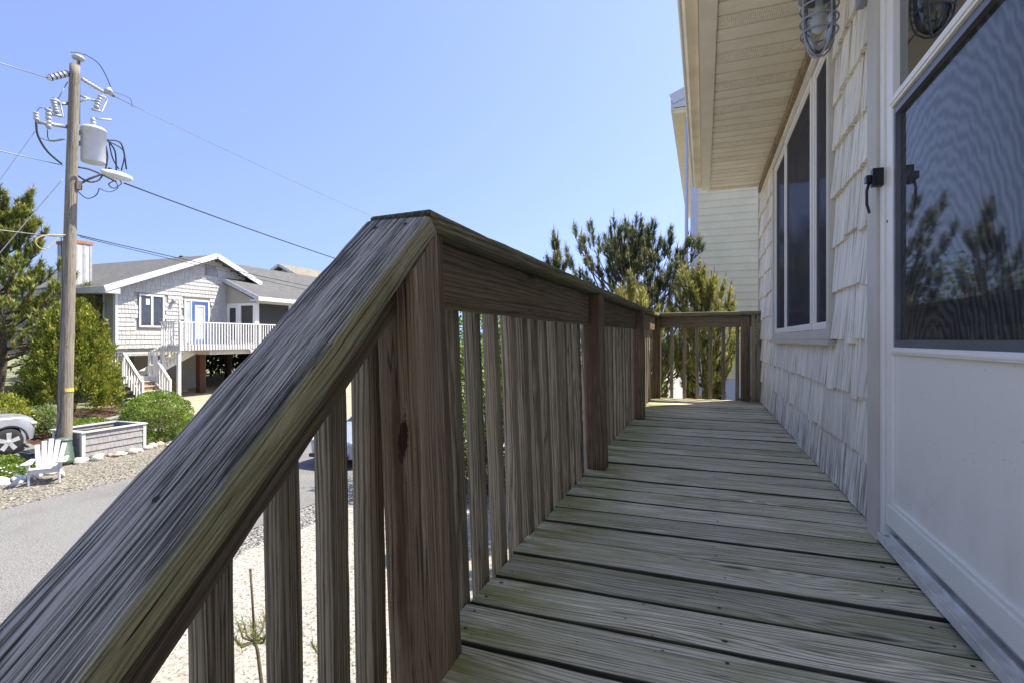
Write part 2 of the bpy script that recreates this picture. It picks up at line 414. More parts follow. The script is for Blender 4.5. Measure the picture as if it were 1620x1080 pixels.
# end railing
er = thing('end_railing', (.02, 5.72, DK), 'short timber railing closing the far end of the deck in front of the pines', 'railing')
ye = 5.705; zt = ZC(5.7)
board('cap_rail', (-.440, ye+.01, DK+zt-.017), (.535, ye+.01, DK+zt-.012), .147, .036, (0,0,1), MT['capside'], er, r=.006, wav=.002)
board('sub_rail', (-.434, ye, DK+zt-.038-.060), (.47, ye, DK+zt-.032-.060), .118, .038, (0,1,0), MT['rail'], er)
board('post', (.395, ye+.012, DK), (.395, ye+.012, DK+zt-.036), .089, .089, (1,0,0), MT['post'], er, r=.005)
board('post_strip', (.49, ye-.02, DK), (.49, ye-.02, DK+zt-.036), .05, .09, (1,0,0), MT['picket'], er, r=.004)
for j in range(6):
    xx = -.325 + j*.1285
    board('picket', (xx, ye+.04, DK-.1), (xx+U(-.004,.004), ye+.04, DK+zt-.05), .034, .034, (0,1,0), MT['picket'], er, r=.003, roll=U(-.05,.05))

# stair with its rail, running down towards the street behind us
TH = math.radians(41.7); tn = math.tan(TH)
srl = thing('stair_railing', (-.55, .4, DK), 'sloping grey handrail with a wide cracked cap and pickets in the foreground', 'railing')
def sp(x, yv, dz=0): return Vector((x, yv, CAMZ + .243 - (.862-yv)*tn + dz))
def drop(t): return t/math.cos(TH)
Ytop, Ybot = .868, -1.75
cx = -.5565
def capnails(mb, L, hw, ht):
    for x, q in ((L/2-.03, -.03), (L/2-.035, .035), (L/2-.62, .01)):
        mb.add([(x+.005*math.cos(i*math.pi/4), q+.004*math.sin(i*math.pi/4), ht+.0016) for i in range(8)], [tuple(range(8))], 1)
board('cap_rail', sp(cx, Ybot, -drop(.0205)), sp(cx, Ytop, -drop(.0205)), .143, .041, (0,0,1), MT['cap'], srl, r=.0065, wav=.0026, seg=160, extra=capnails)
board('sub_rail', sp(-.545, Ybot, -drop(.042+.033)), sp(-.545, .79, -drop(.042+.033)), .064, .038, (1,0,0), MT['rail'], srl, r=.004, wav=.003)
ys = [(.812,.042), (.712,.039), (.608,.037), (.487,.038)] + [(.487-.12*k, .037) for k in range(1, 18)]
for yy_, pw in ys:
    zt_ = sp(0, yy_, -drop(.05)).z
    zb_ = DK - (.8-yy_)*tn - .16
    board('picket', (-.585+U(-.003,.003)+.0, yy_, zb_), (-.585-.02, yy_+U(-.004,.004), zt_), pw, pw, (1,0,0), MT['picket'], srl, r=.0022, wav=.001, roll=U(-.08,.08))
board('post', (-.575, -1.72, DK-(.8+1.72)*tn-.1), (-.60, -1.72, sp(0,-1.72,-.06).z), .089, .089, (1,0,0), MT['post'], srl)
stt = thing('entry_stairs', (0, -.4, 1.3), 'grey timber steps leading down from the near end of the deck', 'stairs')
k = 1
while True:
    z = DK - .223*k
    if z < .1: break
    yb = .795 - .25*k
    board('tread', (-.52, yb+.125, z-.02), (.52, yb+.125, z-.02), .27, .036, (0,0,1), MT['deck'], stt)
    k += 1
for sx_ in (-.54, .54):
    board('stringer', (sx_, .76, DK-.22), (sx_, .76-2.6, DK-.22-2.6*.892), .24, .038, (1,0,0), MT['rail'], stt)

# ------------------------------------------------------------ our house
def shingle_mat(name, base, dirt=.5, groove=1.0, vary=.1):
    m = new_mat(name); t = NT(m); co = t.coords()
    ri = t.n('ShaderNodeNewGeometry').outputs['Random Per Island']
    off = t.n('ShaderNodeCombineXYZ', {0: t.m('MULTIPLY', ri, 9.0), 1: t.m('MULTIPLY', ri, 23.0), 2: ri}).outputs[0]
    sep = t.n('ShaderNodeSeparateXYZ', {0: co}).outputs
    g1 = t.noise(t.scl(co, (30, 95, 3.2), off), 1.0, 2.5, .6)
    g2 = t.noise(t.scl(co, (60, 300, 5), off), 1.0, 2.0, .6)
    big = t.noise(co, 2.3, 4.0)
    dk = C(*[c*.50 for c in base]); lt = C(*[min(1, c*1.08) for c in base])
    col = t.mix(t.step(g1, .28, .55), dk, lt)
    wm = t.m('MULTIPLY', t.step(big, .5, .75), dirt*.5)
    col = t.mix(wm, col, C(base[0]*.72, base[1]*.66, base[2]*.52))
    tone = t.m('MULTIPLY_ADD', ri, vary*2, 1-vary)
    col = t.mix(1.0, col, t.n('ShaderNodeCombineXYZ', {0: tone, 1: tone, 2: t.m('MULTIPLY', tone, .99)}).outputs[0], 'MULTIPLY')
    gz = t.step(sep[2], DK+.34, DK-.02)    # mud splashed up from the boards
    gn = t.step(t.noise(t.scl(co, (20, 45, 6)), 1.0, 4.0), .4, .62)
    col = t.mix(t.m('MULTIPLY', t.m('MULTIPLY', gz, gn), dirt*1.3, clamp=True), col, C(.10,.10,.065))
    h = t.m('ADD', t.m('MULTIPLY', g1, 1.0), t.m('MULTIPLY', g2, .35))
    t.out(t.pbr(col, .75, 0, t.bump(h, .006*groove, 1.0), .3)); return m
MT['shingle'] = shingle_mat('painted_shake', (.86, .79, .645))
MT['backer'] = plain('sheathing', (.09,.085,.075), .9)
MT['trim'] = plain('beige_trim', (.60,.55,.44), .6, var=.05, bump=.0006, bscale=60)
MT['white'] = plain('white_paint', (.92,.87,.76), .38, var=.03, scale=3)
md = new_mat('white_door_panel'); t = NT(md); co = t.coords()
scf = t.step(t.noise(t.scl(co, (1, 9, 3)), 2.0, 6.0, .7), .60, .68); lowd = t.step(t.noise(co, 7.0, 5.0), .45, .7)
spz = t.n('ShaderNodeSeparateXYZ', {0: co}).outputs[2]
cc = t.mix(t.m('MULTIPLY', scf, .10), C(.94,.885,.76), C(.45,.42,.36))
cc = t.mix(t.m('MULTIPLY', lowd, t.m('MULTIPLY', t.step(spz, DK+.40, DK+.10), .22)), cc, C(.40,.36,.27))
cc = t.mix(t.m('MULTIPLY', t.step(t.noise(co, 160.0, 1.0), .74, .77), .5), cc, C(.25,.22,.17))
t.out(t.pbr(cc, t.m('MULTIPLY_ADD', scf, .2, .3), 0, t.bump(t.noise(co, 6.0, 2.0), .0006))); MT['doorwhite'] = md
MT['vinyl'] = plain('tan_vinyl', (.42,.36,.27), .55, var=.07, scale=4, bump=.0004, bscale=80)
MT['gutter'] = plain('gutter_metal', (.84,.79,.66), .45, var=.05)
MT['gutterb'] = plain('gutter_bottom', (.84,.74,.55), .5, var=.10, scale=5)
MT['alu'] = plain('aluminium', (.74,.70,.62), .42, 0.1, var=.18, scale=14, bump=.0008, bscale=45)
MT['dark'] = plain('dark_interior', (.018,.02,.023), .8)
MT['caulk'] = plain('brown_gap', (.28,.22,.13), .9, var=.35, scale=22, bump=.003, bscale=50)
MT['blackplastic'] = plain('black_plastic', (.012,.012,.013), .35)
MT['shingleroof'] = plain('asphalt_shingle', (.13,.13,.135), .95, var=.28, scale=60, bump=.004, bscale=90)

XW = .545      # wall sheathing plane (shingle butts stand proud of it)
house = thing('beach_house', (4, 1, 0), 'cream shingled house right beside the deck with overhanging eave and storm door', 'house')
WIN = (2.60, 4.60, CAMZ+.0, CAMZ+1.405)
DOOR = (.80, 1.975, DK-.05, 5.0)
YF, YN, ZS = 5.78, -4.0, CAMZ+1.50
sh = MB()
z = DK - .20; row = 0
rows = []
while z < ZS: rows.append(z); z += .205
rows = [0.25+.205*i for i in range(12)] + [r for r in rows if r > 2.6]
for z in rows:
    z1 = min(z+.245, ZS+.02)
    segs = [(YN, YF)]
    for (a, b, c, d) in (WIN, DOOR):
        if z1 > c+.05 and z < d-.02:
            ns = []
            for (p, q) in segs:
                if b <= p or a >= q: ns.append((p, q)); continue
                if a > p: ns.append((p, a))
                if b < q: ns.append((b, q))
            segs = ns
    for (p, q) in segs:
        yy_ = p; 
        while yy_ < q-.01:
            wd = RND.choice((.09,.11,.13,.16,.19,.22))
            e = min(q, yy_+wd)
            if q-e < .04: e = q
            jb = U(-.004,.004) - (.014 if RND.random() < .3 else 0)
            g = .0022; tb = .022+U(-.003,.003); sk = U(-.002,.002)
            a, b = yy_+g, e-g
            zt_ = z1
            if a < WIN[1] and b > WIN[0] and z < WIN[2] < z1: zt_ = WIN[2]-.015
            if zt_ - z > .03:
                # little columns across each shake so that the butt line is ragged
                nc = max(1, int((b-a)/.03)); 
                vs = []; fs = []
                for c_ in range(nc+1):
                    yq = a+(b-a)*c_/nc; zz_ = z+jb+U(-.0022,.0022); th_ = tb+U(-.0022,.0022)
                    vs += [(XW-.001, yq, zz_), (XW-th_, yq, zz_), (XW-.004-sk, yq, zt_), (XW-.001, yq, zt_)]
                for c_ in range(nc):
                    i0 = c_*4; i1 = i0+4
                    fs += [(i0, i0+1, i1+1, i1), (i0+1, i0+2, i1+2, i1+1), (i0+2, i0+3, i1+3, i1+2)]
                fs += [(0,3,2,1), (nc*4, nc*4+1, nc*4+2, nc*4+3)]
                sh.add(vs, fs)
            yy_ = e
wl = MB()
# wall body with openings: strips round window and door
def wall_strip(y0, y1, z0, z1): wl.box(XW, XW+.14, y0, y1, z0, z1)
wall_strip(WIN[1]-.03, YF, 0, ZS+.3); wall_strip(DOOR[1]-.02, WIN[0]+.03, 0, ZS+.3); wall_strip(YN, DOOR[0]+.02, 0, ZS+.3)
wall_strip(WIN[0]+.03, WIN[1]-.03, 0, WIN[2]+.03); wall_strip(WIN[0]+.03, WIN[1]-.03, WIN[3]-.03, ZS+.3)
wall_strip(DOOR[0]+.02, DOOR[1]-.02, 0, DK-.06)
wl.box(XW+.14, 9, YF-.14, YF, 0, ZS+.3); wl.box(XW+.14, 9, YN, YN+.14, 0, ZS+.3); wl.box(8.86, 9, YN+.14, YF-.14, 0, ZS+.3)
wall = wl.build('wall', MT['backer'], house)
sh.build('shingle_siding', MT['shingle'], wall, fix=True)
# far end wall lap edge seen past the corner
cb = MB(); cb.box(XW-.028, XW+.10, YF, YF+.02, 0, ZS); cb.build('corner_board', MT['trim'], wall)
# eave
XE = .03
sm = MB()
mt_ = new_mat('soffit_vinyl'); t = NT(mt_); co = t.coords(); sp_ = t.n('ShaderNodeSeparateXYZ', {0: co}).outputs
per = .345; fr = t.m('FRACT', t.m('DIVIDE', t.m('ADD', sp_[1], 20*per-3.474+.115), per))   # perforated strip is the first third
perf = t.m('LESS_THAN', fr, .30)
vor = t.n('ShaderNodeTexVoronoi', {'Vector': co, 'Scale': 105.0, 'Randomness': 0.12}, feature='F1').outputs['Distance']
hole = t.m('MULTIPLY', perf, t.m('LESS_THAN', vor, .34))
bc = t.mix(t.step(t.noise(co, 5.0, 5.0), .35, .7), C(.93,.86,.71), C(.85,.77,.61))
lg = t.noise(t.scl(co, (7, 130, 10)), 1.0, 2.0)
bc = t.mix(t.m('MULTIPLY', t.step(lg, .4, .7), .25), bc, C(.56,.47,.34))
bc = t.mix(t.m('MULTIPLY', hole, .75), bc, C(.09,.075,.055))
t.out(t.pbr(bc, .6, 0, t.bump(t.m('SUBTRACT', 1.0, hole), .001), .4)); MT['soffit'] = mt_
yy_ = YN-.3
prof = []   # V-grooved profile along Y
y0s = 3.474 - .115
i0 = math.floor((YN - y0s)/per)
dots = MB()
ylist = []
q = y0s + i0*per
while q < YF-.05:
    for j in range(3):
        a = q + j*per/3; ylist.append((a, a+per/3))
    q += per
for (a, b) in ylist:
    if b > YF-.06: break
    z = CAMZ+1.555
    # flat with a step groove at the far edge
    sm.add([(XE, a, z), (XW+.03, a, z), (XW+.03, b-.014, z), (XE, b-.014, z)], [(0,1,2,3)])
    sm.add([(XE, b-.014, z), (XW+.03, b-.014, z), (XW+.03, b-.010, z+.008), (XE, b-.010, z+.008)], [(0,1,2,3)], 1)
    sm.add([(XE, b-.010, z+.008), (XW+.03, b-.010, z+.008), (XW+.03, b-.002, z+.008), (XE, b-.002, z+.008)], [(0,1,2,3)], 1)
    sm.add([(XE, b-.002, z+.008), (XW+.03, b-.002, z+.008), (XW+.03, b, z), (XE, b, z)], [(0,1,2,3)])
ylast = [b for a, b in ylist if b <= YF-.06][-1]
roof_pitch = .30
rf = MB()
zr0 = CAMZ+1.64; rx = 4.75; zrg = zr0 + (rx+.02)*roof_pitch
rf.prism([(-.03, zr0), (rx, zrg), (9.5, zr0), (9.5, zr0-.03), (rx, zrg-.10), (-.02, zr0-.02)], YN-.4, ylast+.03, axis='y')
roof = rf.build('roof', MT['shingleroof'], house)
mt_ = new_mat('soffit_groove_dirt'); t = NT(mt_); co = t.coords()
t.out(t.pbr(t.mix(t.step(t.noise(t.scl(co, (30, 6, 6)), 1.0, 3.0), .42, .6), C(.50,.43,.32), C(.07,.055,.035)), .8)); MT['soffdirt'] = mt_
soff = sm.build('soffit', [MT['soffit'], MT['soffdirt']], roof, fix=False)
gb = MB()  # gable infill both ends
for yy_ in (YN, YF-.12): gb.prism([(XW+.02, ZS+.2), (rx, zrg-.18), (8.98, ZS+.2)], yy_+.01, yy_+.11, axis='y')
gb.build('gable_wall', MT['backer'], house)
fa = MB(); fa.box(-.025, XE-.002, YN-.4, ylast+.02, CAMZ+1.548, zr0-.04)
fa.box(XE-.002, XE+.028, YN-.4, ylast+.02, CAMZ+1.546, CAMZ+1.5535)   # J channel lip
fa.box(XE, XW+.03, ylast, ylast+.022, CAMZ+1.53, CAMZ+1.70)
fa.build('fascia', MT['gutter'], roof)
gu = MB()
pr = [(-.027, 1.575), (-.085, 1.572), (-.098, 1.585), (-.104, 1.61), (-.118, 1.63), (-.124, 1.66), (-.124, 1.675), (-.114, 1.675), (-.027, 1.675)]
gu.prism([(x, CAMZ+zv) for x, zv in pr], YN-.4, ylast+.03, axis='y')
gu.build('gutter', MT['gutterb'], roof, bevel=.003)
gl_ = MB(); gl_.tube([(-.108, YN-.4, CAMZ+1.603), (-.108, ylast+.032, CAMZ+1.603)], .011, 8); gl_.build('gutter_lip', MT['gutter'], roof)
# frieze strip between soffit and window
fz = MB(); yq = YN
while yq < YF-.01:
    e = min(YF-.005, yq+U(.10,.3)); fz.box(XW-.030-U(0,.006), XW, yq, e-.003, CAMZ+1.49, CAMZ+1.548-U(0,.004)); yq = e
fz.build('frieze_strip', MT['caulk'], wall)

# window, three lites
W0, W1, Z0, Z1 = WIN
wf = MB()
def ring(mb, y0, y1, z0, z1, wdt, xa, xb, mi=0, wz=None):
    wz = wz or wdt
    mb.box(xa, xb, y0, y0+wdt, z0, z1, mi); mb.box(xa, xb, y1-wdt, y1, z0, z1, mi)
    mb.box(xa, xb, y0+wdt, y1-wdt, z0, z0+wz, mi); mb.box(xa, xb, y0+wdt, y1-wdt, z1-wz, z1, mi)
ring(wf, W0, W1, Z0, Z1, .045, .512, XW+.06)
wf.box(.505, XW, W0-.005, W1+.005, Z0-.025, Z0-.001)
MT['winframe'] = plain('cream_window_trim', (.55,.52,.45), .5, var=.06)
win = wf.build('window', MT['trim'], house, bevel=.002)
sashes = [(2.645, 3.02), (3.02, 3.955), (3.955, 4.555)]
sb = MB()
for i, (a, b) in enumerate(sashes):
    xo = .516 if i == 1 else .524
    ring(sb, a+.002, b-.002, Z0+.047, Z1-.047, .026, xo, xo+.022)
    ring(sb, a+.028, b-.028, Z0+.073, Z1-.073, .010, xo+.008, xo+.020)
win_s = sb.build('sash', MT['white'], win, bevel=.0015)
mq = new_mat('screened_glass'); t = NT(mq)
frq = t.n('ShaderNodeFresnel', {'IOR': 1.45}).outputs[0]
a_ = t.n('ShaderNodeMixShader', {0: .55, 1: t.n('ShaderNodeBsdfDiffuse', {'Color': C(.07,.07,.078)}).outputs[0], 2: t.n('ShaderNodeBsdfTransparent').outputs[0]}).outputs[0]
t.out(t.n('ShaderNodeMixShader', {0: t.m('MULTIPLY', frq, .09), 1: a_, 2: t.n('ShaderNodeBsdfGlossy', {'Roughness': .08}).outputs[0]}).outputs[0]); MT['screenglass'] = mq
for i, (a, b) in enumerate(sashes):
    xo = .516 if i == 1 else .524
    g = MB(); g.box(xo+.012, xo+.015, a+.04, b-.04, Z0+.085, Z1-.085); g.build('pane', MT['screenglass'], win)
# pleated curtain just inside
cu = MB(); n = 240; vs = []; 
for i in range(n+1):
    yv = W0+.03+(W1-W0-.06)*i/n; xo = XW+.065 + .010*math.sin(i*.9)+.006*noise.noise(Vector((i*.35, 0, 0)))
    vs += [(xo, yv, Z0+.02), (xo+.004*math.sin(i*.5), yv, Z1-.02)]
cu.add(vs, [(2*i, 2*i+2, 2*i+3, 2*i+1) for i in range(n)], 0, True)
MT['curtain'] = plain('grey_curtain', (.16,.16,.165), .9, var=.2, scale=30)
cu.build('curtain', MT['curtain'], win, fix=False)
bk = MB(); bk.box(XW+.12, XW+.13, W0, W1, Z0, Z1); bk.build('interior', MT['dark'], win)

# storm door
YD0, YD1 = .92, 1.872      # frame outer
dr_ = MB()
cas = MB(); cas.box(.497, .56, YD1+.001, YD1+.098, DK, 4.92); cas.box(.497, .56, YD0-.10, YD0-.001, DK, 4.92); cas.box(.497, .56, YD0-.10, YD1+.098, 4.921, 5.02)
dfm = MB(); 
dfm.box(.506, .60, YD1-.03, YD1, DK+.03, 4.92); dfm.box(.506, .60, YD0, YD0+.03, DK+.03, 4.92); dfm.box(.506, .60, YD0+.03, YD1-.03, 4.86, 4.92)
door = dfm.build('door', MT['white'], house, bevel=.002)
cas.build('casing', MT['trim'], door, bevel=.002)
st = MB()
ZL = DK+.072   # leaf bottom
y0, y1 = YD0+.033, YD1-.033
st.box(.513, .545, y1-.052, y1, ZL, 4.855); st.box(.513, .545, y0, y0+.052, ZL, 4.855); st.box(.513, .545, y0+.053, y1-.053, 4.78, 4.855)
st.build('stile', MT['white'], door, bevel=.003)
kb = MB(); kb.box(.511, .545, y0-.001, y1-.001+.002, ZL-.005, ZL+.062); kb.build('bottom_rail', MT['white'], door, bevel=.006)
kp = MB(); kp.box(.521, .541, y0+.053, y1-.053, ZL+.063, CAMZ-.042); kp.build('kick_panel', MT['doorwhite'], door)
kt = MB(); kt.box(.514, .543, y0+.053, y1-.053, ZL+.0625, ZL+.072); kt.build('panel_bead', MT['white'], door, bevel=.002)
mr = MB(); mr.box(.511, .545, y0+.050, y1-.050, CAMZ-.041, CAMZ-.022); mr.box(.5085, .512, y0+.056, y1-.056, CAMZ-.036, CAMZ-.028); 
sc_ = MB()
for q_ in (y1-.058, (y0+y1)/2, y0+.058): sc_.lathe([(.0035,0),(.0035,-.0015),(0,-.002)], (.511, q_, CAMZ-.0325), 8, axis='x')
for q_ in (ZL+.03, ZL+.9, ZL+1.6): sc_.lathe([(.004,0),(.004,-.0015),(0,-.002)], (.513, y1-.012, q_), 8, axis='x')
sc_.build('screws', MT['nail'], door)
mr.build('middle_rail', MT['white'], door, bevel=.002)
MT['greyframe'] = plain('grey_lite_frame', (.17,.175,.19), .4, .4, var=.1)
gf = MB(); ring(gf, y0+.053, y1-.053, CAMZ-.0215, CAMZ+.672, .012, .517, .533, wz=.02); gf.build('screen_frame', MT['greyframe'], door)
hr = MB(); hr.box(.509, .545, y0+.053, y1-.053, CAMZ+.673, CAMZ+.702); hr.box(.505, .5095, y0+.053, y1-.053, CAMZ+.680, CAMZ+.694); hr.build('cross_rail', MT['white'], door, bevel=.0015)
# upper clear glass, lower glass behind an insect screen
MT['clear'] = glass_mat('clear_glass', rough=.004, see=.62, refl_ior=1.62)
ug = MB(); ug.box(.532, .536, y0+.053, y1-.053, CAMZ+.703, 4.779); ug.build('upper_glass', MT['clear'], door)
ms = new_mat('insect_screen_glass'); t = NT(ms); co = t.coords()
wv = t.n('ShaderNodeTexWave', {'Vector': t.scl(co, (1, 1.0, .55), (0, -1.55, -1.72)), 'Scale': 16.0, 'Distortion': 5.0, 'Detail': 1.0, 'Detail Scale': 2.2, 'Detail Roughness': .3}, wave_type='RINGS', rings_direction='X').outputs['Fac']
fr = t.n('ShaderNodeFresnel', {'IOR': 1.5}).outputs[0]
gl2 = t.n('ShaderNodeBsdfGlossy', {'Color': C(1,.97,.90), 'Roughness': .03}).outputs[0]
mesh_c = t.mix(wv, C(.055,.057,.055), C(.13,.13,.125))  # moire ripple, an optical effect of light, put into the mesh colour
df = t.n('ShaderNodeBsdfDiffuse', {'Color': mesh_c}).outputs[0]
tp = t.n('ShaderNodeBsdfTransparent', {'Color': C(.5,.5,.5)}).outputs[0]
a_ = t.n('ShaderNodeMixShader', {0: .45, 1: df, 2: tp}).outputs[0]
t.out(t.n('ShaderNodeMixShader', {0: t.m('MULTIPLY', fr, t.m('MULTIPLY_ADD', wv, .14, .62)), 1: a_, 2: gl2}).outputs[0])
lg_ = MB(); lg_.box(.530, .533, y0+.064, y1-.064, CAMZ-.002, CAMZ+.653); lg_.build('screen', ms, door)
inn = MB(); inn.box(.64, .66, YD0, YD1, DK-.03, 4.95); inn.build('inner_door', plain('inner_door_paint', (.035,.055,.065), .5), door)
th_ = MB(); th_.box(.502, .62, YD0-.02, YD1+.005, DK+.020, DK+.029); th_.box(.499, .5035, YD0-.02, YD1+.005, DK+.006, DK+.0305)
th_.box(.520, .526, YD0, YD1, DK+.0295, DK+.040); th_.box(.541, .60, YD0, YD1, DK+.0295, DK+.048)
th_.build('threshold', MT['alu'], door, bevel=.0012)
sl_ = MB(); sl_.box(.530, .62, YD0, YD1, DK-.03, DK+.0185); sl_.build('sill_gap', MT['dark'], door)
# pull handle on the far stile
hd = MB()
yh = 1.845; zh = CAMZ+.46
hd.box(.478, .507, yh-.010, yh+.014, zh+.004, zh+.058); hd.box(.463, .4775, yh-.004, yh+.020, zh+.018, zh+.040)
hd.tube([(.476, yh+.010, zh+.03), (.468, yh+.012, zh-.005), (.468, yh+.012, zh-.045), (.474, yh+.006, zh-.075)], [.005,.0045,.0045,.004], 8)
hd.build('handle', MT['blackplastic'], door, bevel=.003)

# lamp on the wall
lamp = thing('wall_lamp', (.5, 2.1, CAMZ+1.2), 'grey caged jelly jar lamp on the wall above the window corner', 'lamp')
MT['lampgrey'] = plain('cast_grey_metal', (.34,.35,.38), .45, .3, var=.12, bump=.0008, bscale=90)
lx, ly, lz = .372, 2.03, CAMZ+1.215
lb = MB()
lb.lathe([(.036,.10),(.060,.085),(.064,.03),(.060,.0),(.058,-.012),(.066,-.012),(.066,-.028),(.060,-.034)], (lx, ly, lz), 28)
lb.build('lamp_head', MT['lampgrey'], lamp)
la = MB(); la.tube([(lx, ly, lz+.06), (lx+.06, ly+.02, lz+.06), (.475, ly+.045, lz+.05)], .024, 12)
la.lathe([(.055,.0),(.055,-.02),(.048,-.045),(.0,-.045)], (.525, ly+.06, lz+.03), 20, axis='x'); la.box(.505,.53,ly+.01,ly+.11,lz-.045,lz+.12)
la.build('bracket', MT['lampgrey'], lamp, bevel=.003)
mg = new_mat('jar_glass'); t = NT(mg)
frn = t.n('ShaderNodeFresnel', {'IOR': 1.5}).outputs[0]
t.out(t.n('ShaderNodeMixShader', {0: t.m('MULTIPLY_ADD', frn, .9, .04), 1: t.n('ShaderNodeBsdfTransparent', {'Color': C(.80,.84,.86)}).outputs[0], 2: t.n('ShaderNodeBsdfGlossy', {'Roughness': .03}).outputs[0]}).outputs[0])
jar = MB(); jar.lathe([(.050,-.03),(.051,-.12),(.049,-.16),(.042,-.19),(.030,-.212),(.014,-.224),(.003,-.227)], (lx, ly, lz), 28); jar.build('jar', mg, lamp)
cg = MB()
for zz_, rr in ((-.07,.0585),(-.115,.0585),(-.158,.057)):
    cg.tube([(lx+rr*math.cos(a), ly+rr*math.sin(a), lz+zz_) for a in [i*2*math.pi/28 for i in range(29)]], .0032, 6, caps=False)
for a in (0.5, 0.5+math.pi/2, .5+math.pi, .5+1.5*math.pi):
    cg.tube([(lx+r_*math.cos(a), ly+r_*math.sin(a), lz+z_) for r_, z_ in ((.062,-.02),(.0585,-.06),(.0585,-.15),(.053,-.185),(.040,-.213),(.020,-.232),(.0,-.238))], .0036, 6)
cg.build('guard', MT['lampgrey'], lamp)
bb = MB(); bb.lathe([(.012,-.04),(.014,-.07),(.020,-.09),(.026,-.12),(.022,-.145),(.008,-.158)], (lx, ly, lz), 16)
bb.build('bulb', plain('bulb_glass', (.75,.70,.55), .2), lamp)

db = MB(); r_ = random.Random(21)
for i in range(300):
    x = -.50+r_.random()**1.3*1.02; yq = r_.uniform(.85, 5.7); a = r_.uniform(0, 6.28); L = r_.choice((.003,.005,.007,.028)); wd_ = .0012 if L > .02 else L*.6
    d_ = Vector((math.cos(a), math.sin(a), r_.uniform(0,.12))).normalized(); s_ = d_.cross(Vector((0,0,1))).normalized()*wd_/2; c_ = Vector((x, yq, DK+.0035+r_.random()*.0015)); b_ = len(db.v)
    db.v += [tuple(c_-s_), tuple(c_+s_), tuple(c_+d_*L+s_), tuple(c_+d_*L-s_)]; db.f.append((b_,b_+1,b_+2,b_+3)); db.m.append(0); db.sm.append(False)
tag(db.build('deck_debris', plain('dry_debris', (.16,.11,.055), .9, var=.5, scale=40), fix=False), 'tiny dry needles and crumbs scattered over the deck boards', 'debris', kind='stuff')

# ------------------------------------------------------------ ground
def G(x, y=0):
    """the land rises gently beyond the far verge"""
    t = max(0.0, min(1.0, (-17.6-x)/4.0)); t = t*t*(3-2*t)
    return .70*t
def sheet(name, x0, x1, y0, y1, mat, lift, nx=1, ny=1, edge=0.0, kind='structure', seed=0):
    mb = MB(); vs = []
    for i in range(nx+1):
        for j in range(ny+1):
            x = x0+(x1-x0)*i/nx; yv = y0+(y1-y0)*j/ny
            if edge and i in (0, nx): x += noise.noise(Vector((yv*.9, seed, i)))*edge + noise.noise(Vector((yv*4, seed, i)))*edge*.4
            if edge and j in (0, ny): yv += noise.noise(Vector((x*.9, seed, j+9)))*edge
            vs.append((x, yv, G(x)+lift))
    mb.add(vs, [(i*(ny+1)+j, (i+1)*(ny+1)+j, (i+1)*(ny+1)+j+1, i*(ny+1)+j+1) for i in range(nx) for j in range(ny)], 0, True)
    return tag(mb.build(name, mat, fix=False), kind=kind)
def ground_mat(name, cols, s1, s2=None, bump=.01, vor=None, spots=None, rough=.95, bigc=None, bump_s=None):
    m = new_mat(name); t = NT(m); co = t.coords()
    if vor:
        v = t.n('ShaderNodeTexVoronoi', {'Vector': co, 'Scale': vor}, feature='F1')
        r_ = t.n('ShaderNodeSeparateColor', {0: v.outputs['Color']}).outputs[0]
        f = r_; h = t.m('SUBTRACT', 1.0, v.outputs['Distance'])
    else:
        f = t.noise(co, s1, 6.0, .7); h = f
        f = t.step(f, .25, .75)
    n = len(cols); col = t.ramp(f, [((i+.5)/n, c) for i, c in enumerate(cols)])
    if vor: col = t.mix(t.step(v.outputs['Distance'], .45, .8), col, C(*[c*.25 for c in cols[0][:3]]))
    if spots:
        sc_, lo, hi, c_ = spots
        col = t.mix(t.step(t.noise(co, sc_, 3.0, .6), lo, hi), col, c_)
    if bigc:
        col = t.mix(t.m('MULTIPLY', t.step(t.noise(co, .55, 4.0), .42, .7), bigc[0]), col, bigc[1])
    t.out(t.pbr(col, rough, 0, t.bump(h, bump), .25)); return m
MT['earth'] = ground_mat('sandy_earth', [C(.24,.21,.14), C(.17,.19,.08), C(.32,.28,.20)], 2.0, bump=.02)
MT['shell'] = ground_mat('white_shell', [C(.22,.195,.15), C(.39,.365,.32), C(.49,.465,.425)], 26.0, bump=.012, spots=(30.0, .58, .64, C(.10,.08,.055)), bigc=(.4, C(.33,.28,.20)))
MT['asphalt'] = ground_mat('asphalt', [C(.09,.088,.082), C(.185,.18,.17), C(.32,.315,.30)], 60.0, bump=.004, spots=(90.0,.62,.70,C(.34,.33,.31)), bigc=(.5, C(.125,.12,.11)))
MT['pebble'] = ground_mat('pebbles', [C(.14,.12,.09), C(.27,.245,.19), C(.20,.18,.15), C(.40,.38,.33), C(.30,.27,.20)], 1, vor=26.0, bump=.012, bigc=(.25, C(.25,.22,.18)))
MT['rubble'] = ground_mat('grey_rubble', [C(.13,.12,.11), C(.30,.28,.26), C(.22,.21,.20), C(.45,.44,.42)], 1, vor=30.0, bump=.02)
MT['mulch'] = ground_mat('mulch', [C(.05,.028,.02), C(.11,.06,.04), C(.08,.045,.03)], 20.0, bump=.03)
MT['pad'] = ground_mat('tan_paving', [C(.30,.25,.17), C(.37,.32,.23), C(.33,.29,.21)], 4.0, bump=.003)
MT['soil'] = ground_mat('dark_soil', [C(.03,.025,.02), C(.055,.045,.035)], 12.0, bump=.02)
